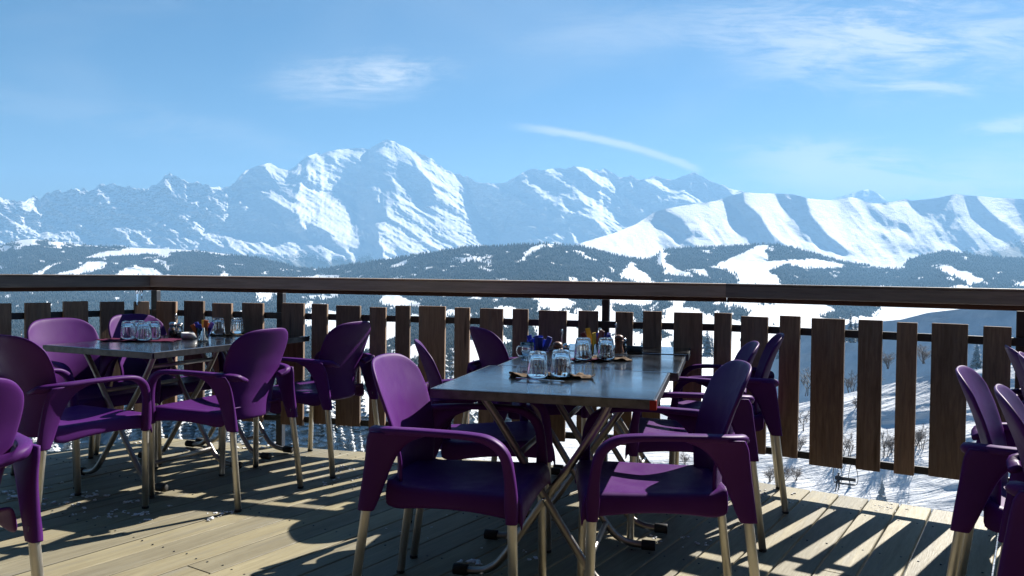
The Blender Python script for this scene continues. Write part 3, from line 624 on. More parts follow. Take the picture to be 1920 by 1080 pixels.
for x in (285, 521, 1135, 1917):
    k, q = on_fence(x) if x != 285 else (0, P1)
    a, b = SEC[1] if x == 285 else SEC[k]; ang = seg_frame(a, b)
    o = link('post', box_mesh(-0.022, 0.022, 0.002, 0.046, -0.30, 1.003, bevel=0.003), M_BLACK, rail); o.location = (q.x, q.y, 0); o.rotation_euler = (0, 0, ang); o.location += Vector((-math.sin(ang), math.cos(ang), 0))*0.021
SL = [(-62,-32),(-22,18),(44,92),(117,163),(186,230),(250,277),(297,333),(349,385),(402,438),(458,497),(531,572),(588,617),(634,679),(696,726),(744,771),(788,837),(855,883),(901,944),(964,993),(1012,1064),(1085,1122),(1155,1188),(1207,1242),(1265,1319),(1341,1375),(1392,1442),(1464,1502),(1525,1587),(1613,1658),(1684,1722),(1749,1817),(1845,1898),(1935,1990)]
for xa, xb in SL:
    k, qa = on_fence(xa); k2, qb = on_fence(xb)
    if k != k2: k = k2; 
    a, b = SEC[k]; d = (b-a).normalized(); mid = (qa+qb)/2; wd = abs((qb-qa).dot(d))
    bm = bmesh.new(); n = Vector((-d.y, d.x)); zt = 0.934+random.uniform(-0.008, 0.008); zb = 0.158+random.uniform(-0.014, 0.014)
    box_bm(bm, -wd/2, wd/2, -0.012, 0.012, zb, zt); me = bm_mesh(bm, bevel=0.0025)
    o = link('slat', me, M_SLAT, rail); q = mid+n*-0.0115; o.location = (q.x, q.y, 0); o.rotation_euler = (0, random.uniform(-0.004, 0.004), math.atan2(d.y, d.x))
# icicle hanging from the handrail near the corner
k, q = on_fence(259); 
ic = link('icicle', joined([tube([(0, 0, 0.99-0.004), (0.002, 0, 0.96), (0.0, 0.002, 0.91), (0.003, 0, 0.88)], 0.011, 8, True, 0.002), tube([(0.03, 0, 0.99-0.004), (0.03, 0.001, 0.96), (0.032, 0, 0.93)], 0.008, 8, True, 0.0015)]), M_ICE); ic.location = (q.x+0.02, q.y-0.06, 0.02)
tag(ic, 'clear icicle dripping from the underside of the handrail near the left corner', 'icicle')
# ------------------------------------------------------------------ the chalet the terrace belongs to, unseen behind the photographer, added to block sky light
M_CHAL = wood('chalet cladding', (0.05, 0.032, 0.02), (0.11, 0.07, 0.045), scale=(14, 14, 1.2), rough=0.8, var=0.2)
sky_block_chalet = thing('sky_block_chalet', 'unseen dark timber building with broad eaves, added behind the terrace to block sky light', 'building', (0, -1.3, 0))
link('wall', box_mesh(-9, 9, -6.0, -0.03, -6, 6.2), M_CHAL, sky_block_chalet)
for k in range(60):
    x = -9+k*0.30; link('board', box_mesh(x+.004, x+.296, -0.029, random.uniform(-.004, .004), -0.5, 3.35), M_CHAL, sky_block_chalet)
bm = bmesh.new(); box_bm(bm, -10, 10, -6.5, 2.3, 3.42, 3.62); link('roof', bm_mesh(bm, bevel=.01), M_CHAL, sky_block_chalet)
# ------------------------------------------------------------------ chairs
def surf(fn, nu, nv, thick, sub=1):
    vs_ = [fn(-1+2*i/(nu-1), j/(nv-1)) for i in range(nu) for j in range(nv)]; fs = [(i*nv+j, (i+1)*nv+j, (i+1)*nv+j+1, i*nv+j+1) for i in range(nu-1) for j in range(nv-1)]
    o = link('tmp', pydata(vs_, fs), M_PURP); s = o.modifiers.new('s', 'SOLIDIFY'); s.thickness = thick; s.offset = 0
    if sub: b = o.modifiers.new('u', 'SUBSURF'); b.levels = sub; b.render_levels = sub
    return bake(o)
def f_back(s, t):
    w = np.interp(t, [0, .12, .25, .42, .6, .78, .9, 1.0], [.150, .166, .174, .188, .204, .214, .214, .204]); a = abs(s)
    zt = 0.862-0.052*a**5.5-0.014*a*a; z = 0.405+(zt-0.405)*t
    y = float(np.interp(z, [.40, .46, .54, .62, .72, .86], [-.222, -.214, -.210, -.222, -.250, -.305])) + 0.052*a**2.2*(1-0.25*t)
    return (s*float(w), y, z)
def f_seat(s, t):
    a = abs(s); ds = max(0, a-0.80)/0.20; df = max(0, t-0.86)/0.14; db = max(0, 0.08-t)/0.08
    w = 0.195+0.050*t; x = math.copysign(min(a, 0.80)/0.80*w + (0.012*ds), s); y = -0.206+0.456*min(t, 0.86)/0.86+0.012*df
    dip = 0.018*(1-(a/0.8)**2 if a < .8 else 0)*math.sin(PI*min(1, t/0.86)); z = 0.452-dip+0.006*t
    ap = 0.056+0.028*abs(2*t-0.9)**2; drop = max(ds**1.2*ap, df**1.3*(0.058+0.045*a**3)); return (x, y, z-drop+0.02*db)
def sweep_rect(path, widths, up_axis=None, n=5):
    """rounded flat section along a path; widths = list of (across, along-normal)"""
    P = catmull(path, n); W_ = catmull([(a, b, 0) for a, b in widths], n); vs_, fs = [], []; seg = 12
    for i, p in enumerate(P):
        t = (P[min(i+1, len(P)-1)]-P[max(i-1, 0)]).normalized(); lat = Vector((1, 0, 0)); lat = (lat-t*lat.dot(t)).normalized(); nn = t.cross(lat)
        for k in range(seg):
            an = 2*PI*k/seg; c, s = math.cos(an), math.sin(an); e = 0.6
            vs_.append(p+lat*(math.copysign(abs(c)**e, c)*W_[i].x/2)+nn*(math.copysign(abs(s)**e, s)*W_[i].y/2))
    for i in range(len(P)-1):
        for k in range(seg): k2 = (k+1) % seg; fs.append((i*seg+k, i*seg+k2, (i+1)*seg+k2, (i+1)*seg+k))
    fs.append(tuple(reversed(range(seg)))); fs.append(tuple(range((len(P)-1)*seg, len(P)*seg))); return vs_, fs
def mirror(vf): v, f = vf; return [Vector((-p[0], p[1], p[2])) for p in v], [tuple(reversed(q)) for q in f]
def arm_geo():
    path = [(.120, -.252, .612), (.188, -.252, .628), (.232, -.190, .640), (.248, -.110, .645), (.262, -.02, .648), (.270, .10, .646), (.270, .165, .632), (.268, .208, .592), (.264, .224, .52), (.258, .228, .44), (.250, .230, .380)]
    return sweep_rect(path, [(.018, .036), (.034, .036), (.046, .026), (.050, .023), (.051, .021), (.050, .023), (.047, .029), (.042, .033), (.037, .035), (.037, .044), (.035, .039)])
def rear_geo():
    prof = [(.376, -.292, -.238, .221, .034), (.40, -.289, -.226, .222, .034), (.46, -.281, -.202, .222, .028), (.52, -.272, -.178, .224, .024), (.57, -.265, -.150, .229, .022), (.61, -.258, -.108, .238, .020), (.638, -.245, -.040, .248, .018)]
    vs_, fs = [], []; seg = 12
    Pc = catmull([(p[1], p[2], p[3]) for p in prof], 3); Pz = catmull([(p[0], p[4], 0) for p in prof], 3)
    for q, z in zip(Pc, Pz):
        yc, hy = (q.x+q.y)/2, (q.y-q.x)/2
        for k in range(seg):
            an = 2*PI*k/seg; c, s = math.cos(an), math.sin(an); e = 0.55
            vs_.append(Vector((q.z+math.copysign(abs(c)**e, c)*z.y/2, yc+math.copysign(abs(s)**e, s)*hy, z.x)))
    n = len(Pc)
    for i in range(n-1):
        for k in range(seg): k2 = (k+1) % seg; fs.append((i*seg+k, i*seg+k2, (i+1)*seg+k2, (i+1)*seg+k))
    fs.append(tuple(reversed(range(seg)))); fs.append(tuple(range((n-1)*seg, n*seg))); return vs_, fs
def make_chair():
    t = thing('armchair', 'x', 'chair', group='purple terrace armchairs')
    o = surf(f_seat, 27, 21, 0.011); o.name = 'seat'; o.parent = t
    o = surf(f_back, 19, 17, 0.013); o.name = 'backrest'; o.parent = t
    for sgn in (1, -1):
        g = arm_geo(); r = rear_geo()
        if sgn < 0: g, r = mirror(g), mirror(r)
        link('armrest', joined([g]), M_PURP, t); link('leg_sleeve', joined([r]), M_PURP, t)
        fl = link('leg', tube_mesh([(sgn*.250, .230, .44), (sgn*.249, .230, .382), (sgn*.242, .238, .006)], 0.0155, 14), M_ALU, t)
        rl = link('leg', tube_mesh([(sgn*.221, -.262, .42), (sgn*.221, -.265, .378), (sgn*.232, -.312, .006)], 0.0155, 14), M_ALU, t)
        link('foot_cap', tube_mesh([(sgn*.242, .238, 0.001), (sgn*.242, .238, .012)], 0.0163, 12), M_RUB, fl); link('foot_cap', tube_mesh([(sgn*.232, -.312, 0.001), (sgn*.232, -.312, .012)], 0.0163, 12), M_RUB, rl)
    return t
chair0 = make_chair(); used = []
def place_chair(x, y, fx, fy, label):
    o = chair0 if not used else copy_tree(chair0); used.append(o); o.location = (x, y, 0.0); o.rotation_euler = (0, 0, math.atan2(fy, fx)-PI/2); o['label'] = label; return o
place_chair(-1.69, 2.22, -.86, .51, 'purple armchair cut off by the left edge, the nearest on that side')
place_chair(-2.07, 3.74, .43, .90, 'dark purple armchair seen from behind at the near short end of the left table')
place_chair(-2.36, 4.50, .89, -.45, 'sunlit purple armchair facing us behind the left end of the left table')
place_chair(-2.17, 5.02, .91, -.42, 'purple armchair half hidden behind the four upturned glasses on the left table')
place_chair(-1.485, 4.155, -.916, .40, 'purple armchair seen from behind, tucked under the right side of the left table')
place_chair(-1.165, 4.80, -.90, .43, 'dark purple armchair seen from behind between the left table and the railing')
place_chair(-.16, 2.77, .975, -.22, 'purple armchair with bright sunlit backrest at the near left corner of the steel table')
place_chair(-.115, 3.51, .985, .17, 'purple armchair seen edge-on left of the middle table, behind the sunlit one')
place_chair(.085, 4.46, .90, .42, 'farthest purple armchair on the left of the row of steel tables, close to the railing')
place_chair(.50, 2.76, -1.0, .04, 'purple armchair with sun patch on its seat at the red-capped table corner')
place_chair(.80, 3.64, -.97, .18, 'purple armchair in the middle of the row right of the steel tables, mostly hidden')
place_chair(1.10, 4.20, -.97, .25, 'purple armchair farthest back in the row right of the steel tables')
place_chair(1.735, 2.50, .82, -.57, 'purple armchair at the right with its rounded back against the broadest slat')
place_chair(1.585, 2.04, .85, -.53, 'purple armchair cut by the right edge, the nearest on that side')
place_chair(2.29, 3.06, .85, -.53, 'purple armchair at the right edge behind two nearer ones, only its back top visible')
place_chair(2.46, 3.42, .90, -.43, 'purple armchair farthest back at the right edge, a thin line by the post')
# ------------------------------------------------------------------ tables
TZ = 0.735
def make_table(name, label, w, d, cx, cy, vdir, legs=True, red=None):
    """local x across, local y away along vdir"""
    t = thing(name, label, 'table', (cx, cy, 0), math.atan2(vdir[1], vdir[0])-PI/2, 'folding steel terrace tables')
    link('table_top', box_mesh(-w/2+.004, w/2-.004, -d/2+.004, d/2-.004, TZ-.020, TZ, bevel=0.003), M_TOP, t)
    for x0, x1, y0, y1 in ((-w/2, w/2, -d/2-.003, -d/2+.0035), (-w/2, w/2, d/2-.0035, d/2+.003), (-w/2-.003, -w/2+.0035, -d/2+.0045, d/2-.0045), (w/2-.0035, w/2+.003, -d/2+.0045, d/2-.0045)):
        link('edge_trim', box_mesh(x0, x1, y0, y1, TZ-.034, TZ-.001, bevel=0.0015), M_EDGE, t)
    for sx in (-1, 1):
        for sy in (-1, 1):
            if red == (sx, sy):
                link('corner_cap', box_mesh(min(sx*(w/2-.019), sx*(w/2+.0045)), max(sx*(w/2-.019), sx*(w/2+.0045)), min(sy*(d/2-.019), sy*(d/2+.0045)), max(sy*(d/2-.019), sy*(d/2+.0045)), TZ-.036, TZ-.0025, bevel=0.002), M_RED, t)['label'] = 'red plastic corner cap'
    k = d/2-.13
    for sy in (-1, 1):
        y = sy*k
        pa = catmull([(-.25, y, TZ-.030), (-.17, y, .60), (0, y, .335), (.155, y, .105), (.215, y+sy*.004, .045), (.27, y+sy*.01, .026), (.335, y+sy*.012, .024)], 6)
        y2 = y-sy*.034
        pb = catmull([(.235, y2, TZ-.030), (.185, y2, .61), (.10, y2, .475), (.0, y2, .335), (-.155, y2, .105), (-.215, y2-sy*.004, .045), (-.27, y2-sy*.01, .026), (-.335, y2-sy*.012, .024)], 6)
        for p in (pa, pb):
            lg = link('leg', tube_mesh(p, 0.0145, 12), M_CHROME, t); e = p[-1]; sg = 1 if e.x > 0 else -1
            link('foot_cap', tube_mesh([(e.x-sg*.030, e.y, e.z), (e.x+sg*.022, e.y, e.z), (e.x+sg*.026, e.y, e.z)], 0.0205, 12), M_RUB, lg)
        link('bolt', tube_mesh([(0, y+sy*.017, .335), (0, y+sy*.022, .335)], 0.008, 8), M_STEEL, t)
    for x, z in ((-.10, .49), (.155, .105)):
        link('cross_bar', tube_mesh([(x, -k, z), (x, k, z)], 0.0115, 10), M_CHROME, t)
    link('cross_bar', tube_mesh([(.20, -k+.034, .635), (.20, k-.034, .635)], 0.0115, 10), M_CHROME, t)
    for x in (-.25, .235): link('support_rail', box_mesh(x-.014, x+.014, -k-.05, k+.05, TZ-.0325, TZ-.0205), M_BLACK, t)
    return t
VC = Vector((.249, .968)); UC = Vector((.968, -.249))
T1 = make_table('steel_table', 'steel table nearest the camera with a red corner cap and two upturned glasses', .80, .775, .194, 3.165, VC, red=(1, -1))
c2 = Vector((.194, 3.165))+VC*.775+UC*.035; T2 = make_table('steel_table', 'middle steel table of the row, behind the one with the red corner cap', .80, .765, c2.x, c2.y, VC)
n3 = Vector((.926, 4.215)); c3 = n3-UC*.40+VC*.225; T3 = make_table('narrow_table', 'narrow steel table against the railing at the far end of the middle row', .80, .43, c3.x, c3.y, VC)
VL = Vector((.40, .916)).normalized(); UL = Vector((VL.y, -VL.x)); corner = Vector((-1.783, 4.0))
cl = corner-UL*.40+VL*.39; T4 = make_table('steel_table', 'steel table on the left with four upturned glasses on a magenta napkin', .80, .78, cl.x, cl.y, VL)
cl2 = corner-UL*.40+VL*(.79+.225); T5 = make_table('narrow_table', 'narrow steel table between the left table and the railing', .80, .44, cl2.x, cl2.y, VL)
# ------------------------------------------------------------------ things on the tables
def glass_mesh():
    # an upturned tumbler: rim down, thick base up, fluted sides
    H, r0, r1 = 0.103, 0.0430, 0.0335
    outer = [(r0, 0.0005, 0), (r0+.0005, .004, 0), (r0-.0010, .018, 0), (r0-.0018, .027, .5), (r0-.0030, .042, 1), (r1+.0040, .068, 1), (r1+.0015, .087, .8), (r1, .096, .3), (r1-.003, .1015, 0), (r1-.010, H, 0), (0.0005, H, 0)]
    inner = [(0.0005, .090, 0), (r1-.010, .0895, 0), (r1-.0042, .084, 0), (r1-.0005, .064, 0), (r0-.0056, .034, 0), (r0-.0040, .016, 0), (r0-.0026, .0005, 0)]
    v, f = lathe(outer+inner+[outer[0]], 60, 0.035, 15); return pydata(v, f, True)
GM = glass_mesh(); GM.materials.append(M_GLASS)
def at_table(x, y): d = F*(EYE-TZ)/(y-hor(x)); return Vector(((x-960)/F*d, d, TZ+.0006))
def put_glass(x, y, label, dz=0.0):
    o = link('tumbler', GM); p = at_table(x, y); o.location = (p.x, p.y, TZ+.0008+dz); o.rotation_euler = (0, 0, random.uniform(0, 6)); return tag(o, label, 'glass', 'upturned tumblers')
def napkin(name, x, y, w, d, rz, m, label, seed, h=0.018, cat='napkin'):
    nx, ny = 26, 18; n = fbm(nx, ny, 4, 3, 3, 0.5, seed=seed); n2 = fbm(nx, ny, 6, 5, 3, 0.5, seed=seed+1); vs_ = []
    for i in range(nx):
        for j in range(ny):
            u, v = i/(nx-1)*2-1, j/(ny-1)*2-1; e = max(abs(u), abs(v)); k = 1+0.10*n2[i, j]
            vs_.append((u*w/2*k, v*d/2*k, max(0.0025, 0.005+h*max(0, n[i, j])*(.4+.6*e))))
    N_ = nx*ny; vs_ += [(p[0], p[1], max(0.0002, p[2]-.0022)) for p in vs_]; fs = []
    for i in range(nx-1):
        for j in range(ny-1): a = i*ny+j; fs.append((a, a+ny, a+ny+1, a+1)); fs.append((N_+a, N_+a+1, N_+a+ny+1, N_+a+ny))
    ring = [i*ny for i in range(nx)]+[(nx-1)*ny+j for j in range(1, ny)]+[i*ny+ny-1 for i in range(nx-2, -1, -1)]+[j for j in range(ny-2, 0, -1)]
    for a, b in zip(ring, ring[1:]+ring[:1]): fs.append((b, a, N_+a, N_+b))
    o = link(name, pydata(vs_, fs, True), m); p = at_table(x, y); o.location = (p.x, p.y, TZ+.0003); o.rotation_euler = (0, 0, rz); return tag(o, label, cat, 'paper napkins')
def cutlery(x, y, rz, label, dz):
    bm = bmesh.new(); pts = [(-.095, .006), (-.02, .0045), (.03, .004), (.045, .009), (.09, .010), (.105, .004)]
    top = [bm.verts.new((a, b, .0022)) for a, b in pts]+[bm.verts.new((a, -b, .0022)) for a, b in reversed(pts)]; bot = [bm.verts.new((v.co.x, v.co.y, 0)) for v in top]
    bm.faces.new(top); bm.faces.new(bot[::-1])
    for i in range(len(top)): bm.faces.new((top[i-1], bot[i-1], bot[i], top[i]))
    o = link('knife', bm_mesh(bm), M_STEEL); p = at_table(x, y); o.location = (p.x, p.y, TZ+dz); o.rotation_euler = (0, 0, rz); return tag(o, label, 'cutlery')
# near table
napkin('napkin', 1010, 707, .22, .10, -.1, M_BROWN, 'brown crumpled napkin under the left of the two glasses nearest us', 101, .022)
napkin('napkin', 1068, 709, .20, .10, .15, M_BROWN, 'dark brown folded napkin under the right of the two glasses nearest us', 105, .034)
put_glass(1010, 711, 'upturned tumbler on the brown napkin nearest us, the left of that pair', .006); put_glass(1054, 711, 'upturned tumbler on the brown napkin nearest us, the right of that pair', .012)
cutlery(1012, 716, -.45, 'steel knife lying in front of the nearest left glass on the brown napkin', .0075)
# shaker set
def shaker(x, y, h, r, fill, fh, label, cap=M_STEEL):
    p = at_table(x, y); t = thing('shaker', label, 'shaker', (p.x, p.y, TZ+.0008), 0, 'salt and pepper shakers')
    v, f = lathe([(.0005, 0), (r, .0), (r*1.02, .004), (r, h*.7), (r*.8, h*.82), (r*.8, h), (r*.8-.002, h), (r*.8-.002, h*.82), (r-.0025, h*.7), (r-.0025, .005), (.0005, .005)], 24); link('jar', pydata(v, f, True), M_GLASS, t)
    v, f = lathe([(.0005, .0055), (r-.0032, .0055), (r-.0032, fh), (.0005, fh+.002)], 24); link('contents', pydata(v, f, True), fill, t)
    v, f = lathe([(.0005, h+.022), (r*.5, h+.021), (r*.86, h+.014), (r*.9, h+.001), (r*.82, h+.001)], 24); link('cap', pydata(v, f, True), cap, t); return t
def mill(x, y, label, h=.11):
    p = at_table(x, y); t = thing('pepper_mill', label, 'pepper mill', (p.x, p.y, TZ+.0008))
    v, f = lathe([(.0005, 0), (.026, 0), (.027, .012), (.021, .035), (.018, h*.5), (.023, h*.66), (.024, h*.72), (.0005, h*.725)], 24); link('body', pydata(v, f, True), M_PMILL, t)
    v, f = lathe([(.0005, h*.73), (.021, h*.73), (.024, h*.82), (.02, h*.94), (.008, h), (.0005, h)], 24); link('head', pydata(v, f, True), M_PMILL, t); return t
def rack(x, y, label, rz=0.0, hh=.15):
    p = at_table(x, y); t = thing('cruet_stand', label, 'cruet stand', (p.x, p.y, TZ+.0008), rz)
    link('base', box_mesh(-.055, .055, -.034, .034, 0, .005, bevel=.002), M_STEEL, t)
    link('handle', tube_mesh(catmull([(0, 0, .004), (0, 0, hh*.9), (.004, 0, hh), (.0, 0, hh+.008)], 4), .0028, 8), M_STEEL, t); v, f = lathe([(.0005, hh+.022), (.004, hh+.020), (.006, hh+.012), (.004, hh+.004), (.0005, hh+.002)], 12); link('knob', pydata(v, f, True), M_STEEL, t); return t
def sachets(x, y, label, cols, glassy=True, w=.036, h=.075, box=False, lean=.25, seed=1, ph=.085):
    r = random.Random(seed); p = at_table(x, y); t = thing('sugar_holder', label, 'sugar holder', (p.x, p.y, TZ+.0008), .2)
    if box:
        bm = bmesh.new()
        for q in ((-w, w, -w*.8, -w*.8+.0025, 0, h), (-w, w, w*.8-.0025, w*.8, 0, h), (-w, -w+.0025, -w*.8+.003, w*.8-.003, 0, h), (w-.0025, w, -w*.8+.003, w*.8-.003, 0, h), (-w+.003, w-.003, -w*.8+.003, w*.8-.003, 0, .003)): box_bm(bm, *q)
        link('box', bm_mesh(bm), M_GLASS, t)
    else:
        v, f = lathe([(.0005, 0), (w*.78, 0), (w*.80, .004), (w, h), (w-.0025, h), (w*.78-.002, .006), (.0005, .006)], 24); link('cup', pydata(v, f, True), M_GLASS, t)
    for i, m in enumerate(cols):
        a = 2*PI*i/len(cols); q = link('sachet', box_mesh(-.012, .012, -.0022, .0022, 0, ph*r.uniform(.85, 1.08), bevel=.0012), m, t)
        q.location = (math.cos(a)*w*.38, math.sin(a)*w*.30, .0085); q.rotation_euler = (-math.sin(a)*lean*.8+r.uniform(-.1, .1), math.cos(a)*lean+r.uniform(-.15, .15), r.uniform(-.5, .5))
    return t
def mug(x, y, label):
    p = at_table(x, y); t = thing('glass_mug', label, 'mug', (p.x, p.y, TZ+.0008), .5)
    v, f = lathe([(.0005, 0), (.027, 0), (.029, .004), (.033, .06), (.034, .085), (.0315, .085), (.0305, .06), (.0265, .009), (.0005, .008)], 28); link('bowl', pydata(v, f, True), M_GLASS, t)
    link('handle', tube_mesh(catmull([(-.032, 0, .07), (-.052, 0, .066), (-.058, 0, .045), (-.046, 0, .024), (-.030, 0, .022)], 5), .0035, 8), M_GLASS, t); return t
mug(990, 676, 'clear glass mug with a handle left of the blue sugar packets')
sachets(1012, 672, 'clear holder full of blue sugar packets on the middle of the row of tables', [M_BLUE]*9, box=True, w=.042, h=.06, lean=.45, seed=4, ph=.105)
mill(1047, 684, 'brown wooden pepper mill behind the two nearest glasses', .105)
shaker(1063, 681, .07, .019, M_SALT, .04, 'glass salt shaker with steel cap right of the brown pepper mill')
rack(1055, 680, 'thin steel cruet stand rising between pepper mill and salt shaker', .1, .135)
# middle table
napkin('napkin', 1098, 676, .20, .10, .0, M_MAG, 'dark magenta napkin under the left glass on the middle table', 121, .016)
napkin('napkin', 1142, 676, .22, .10, .12, M_BROWN, 'dark brown napkin under the right glass on the middle table', 125, .020)
put_glass(1095, 677, 'upturned tumbler on the magenta napkin of the middle table', .008); put_glass(1138, 677, 'upturned tumbler on the dark napkin of the middle table', .008)
sachets(1117, 667, 'tall cup with dark red card and yellow packets on the middle table', [M_DRED, M_DRED, M_YEL, M_DRED, M_YEL, M_DRED], w=.026, h=.06, lean=.35, seed=8, ph=.135)
sachets(1137, 663, 'glass of blue sugar packets behind the right glass of the middle table', [M_BLUE]*5, w=.033, h=.085, lean=.2, seed=9, ph=.105)
rack(1156, 664, 'thin steel cruet stand at the far end of the middle table', .1, .14)
mill(1162, 664, 'brown pepper mill beside the far cruet stand', .10); shaker(1171, 663, .06, .018, M_SALT, .04, 'glass salt shaker right of the far pepper mill')
p = at_table(1190, 661); t = thing('ashtray', 'small black ashtray on the narrow table by the railing', 'ashtray', (p.x, p.y, TZ+.0008))
v, f = lathe([(.0005, 0), (.045, 0), (.048, .004), (.050, .030), (.044, .030), (.040, .010), (.0005, .008)], 28); link('dish', pydata(v, f, True), M_RUB, t)
# left table
napkin('napkin', 263, 639, .40, .17, .05, M_MAG, 'magenta napkin spread under four upturned glasses on the left table', 131, .014)
for i, (x, y) in enumerate(((241, 639), (259, 637), (270, 641), (287, 639))): put_glass(x, y, ('leftmost', 'second from the left', 'third from the left', 'rightmost')[i]+' of the four upturned tumblers on the magenta napkin', .009)
shaker(324, 634, .075, .024, M_PEP, .045, 'glass pepper jar left in the shaker set on the left table'); shaker(337, 634, .072, .022, M_SALT, .03, 'glass salt jar right in the shaker set on the left table'); rack(330, 633, 'steel cruet stand with a knob on the left table', .1, .12)
p = at_table(356, 635); t = thing('ashtray', 'white porcelain ashtray between shaker set and sugar cup', 'ashtray', (p.x, p.y, TZ+.0008))
v, f = lathe([(.0005, 0), (.042, 0), (.048, .005), (.050, .034), (.044, .036), (.040, .012), (.0005, .010)], 28); link('dish', pydata(v, f, True), M_WHITE, t)
sachets(381, 638, 'glass cup of blue and orange sugar sticks on the left table', [M_BLUE, M_ORG, M_YEL, M_BLUE, M_ORG, M_BLUE, M_BLUE, M_ORG], w=.040, h=.075, lean=.38, seed=12, ph=.11)
napkin('napkin', 427, 629, .42, .12, .1, M_BROWN, 'dark napkin under the pair of glasses at the far end of the left table', 141, .010)
put_glass(409, 629, 'left of the two upturned tumblers at the far end of the left table', .007); put_glass(445, 628, 'right of the two upturned tumblers at the far end of the left table', .007)
# ------------------------------------------------------------------ crumbs of snow left on the boards
def snow_bits():
    r = random.Random(3); vs_, fs = [], []
    def lump(x, y, s, flat):
        bm = bmesh.new(); bmesh.ops.create_icosphere(bm, subdivisions=2, radius=1); o = len(vs_)
        ph = [r.uniform(0, 6) for _ in range(4)]
        for v in bm.verts:
            k = 1+.22*math.sin(3*v.co.x+ph[0])+.2*math.sin(4*v.co.y+ph[1])+.12*math.sin(7*v.co.x*v.co.y+ph[2]); vs_.append((x+v.co.x*s*k, y+v.co.y*s*k*.8, max(-.001, v.co.z*s*flat*k+s*flat*.3)))
        for f in bm.faces: fs.append(tuple(v.index+o for v in f.verts))
        bm.free()
    def at_floor(x, y): d = F*EYE/(y-hor(x)); return (x-960)/F*d, d
    for x, y, n, spread, s in ((150, 940, 26, .22, .020), (230, 965, 22, .14, .014), (420, 965, 9, .05, .012), (60, 930, 10, .15, .014), (620, 880, 14, .10, .010), (870, 1058, 3, .03, .020), (1020, 1016, 2, .015, .018), (1012, 1050, 2, .01, .014), (980, 1030, 6, .12, .006), (1310, 1020, 8, .10, .012), (1235, 1010, 3, .03, .012), (800, 1000, 8, .2, .006), (480, 838, 14, .18, .022), (640, 905, 10, .12, .010), (300, 835, 12, .25, .018), (1560, 945, 16, .25, .010), (1440, 925, 8, .1, .010), (100, 900, 8, .2, .012), (1660, 955, 10, .15, .008)):
        cx, cy = at_floor(x, y)
        for _ in range(n): 
                lx, ly, ls = cx+r.gauss(0, spread), cy+r.gauss(0, spread*.45), s*r.uniform(.35, .9)
                for _k in range(3): lump(lx+r.gauss(0, ls*.9), ly+r.gauss(0, ls*.7), ls*r.uniform(.3, .9), r.uniform(.25, .7))
    return pydata(vs_, fs, True)
tag(link('snow_crumbs', snow_bits(), M_SNOWLUMP), 'scattered crumbs of old snow on the deck boards', 'snow', kind='stuff')
# ------------------------------------------------------------------ trees below the terrace
M_SPRUCE = conifer_mat('snow-laden spruce', 0.85); M_BARK = mat('bark', (0.05, 0.038, 0.03), 0.9)
n_ = NT(M_BARK); n_.base(n_.mix(n_.noise(n_.coord(), 6, 6), (0.035, 0.027, 0.022), (0.09, 0.07, 0.055)))
M_TWIG = mat('frosted twigs', (0.12, 0.10, 0.09), 0.9)
n_ = NT(M_TWIG); n_.base(n_.mix(n_.range(n_.normal_z(), 0.1, 0.7, 0, .55), (0.14, 0.12, 0.11), (0.62, 0.62, 0.63)))
def spruce_meshes(seed, H=10.0, layers=15):
    r = random.Random(seed); vs_, fs = [], []
    for L_ in range(layers):
        t = L_/(layers-1); z = H*(.08+.88*t); R = H*.20*(1-t)**.85+.10; nb = int(11-5*t)
        for b in range(nb):
            a = 2*PI*b/nb+r.uniform(-.3, .3); rr = R*r.uniform(.65, 1.2); w = rr*r.uniform(.32, .48)+.05; dz = rr*r.uniform(.30, .55); c, s = math.cos(a), math.sin(a); o = len(vs_)
            zz = z+r.uniform(-.15, .15)*H/layers
            # a drooping bough: spine with ragged side fans
            for (q, ww, dd, hh) in ((.04, .25, 0, .10), (.40, .9, .18, .10), (.72, 1.0, .55, .06), (1.0, .30, 1.0, 0)):
                x, y, zc = c*rr*q, s*rr*q, zz-dz*dd; sw = w*ww*r.uniform(.8, 1.2)
                vs_ += [(x-s*sw, y+c*sw, zc-.35*sw), (x, y, zc+hh*rr), (x+s*sw, y-c*sw, zc-.35*sw)]
            for i in range(3):
                k = o+i*3; fs += [(k, k+1, k+4, k+3), (k+1, k+2, k+5, k+4)]
    crown = pydata(vs_, fs); trunk = pydata(*tube([(0, 0, -.6), (0, 0, H*.5), (0, 0, H)], H*.018, 7, True, .02), sm=True); crown.materials.append(M_SPRUCE); trunk.materials.append(M_BARK); return crown, trunk
SPR = [spruce_meshes(s) for s in (1, 2, 3)]
def spruce(x, y, hpx, d, label, k=0):
    b = world(x, y, d); h = hpx/F*d; t = thing('spruce_tree', label, 'tree', b, random.uniform(0, 6), 'spruces on the slope below the terrace'); s = h/10.0; t.scale = (s*random.uniform(.9, 1.15),)*2+(s,)
    link('crown', SPR[k % 3][0], None, t); link('trunk', SPR[k % 3][1], None, t); return t
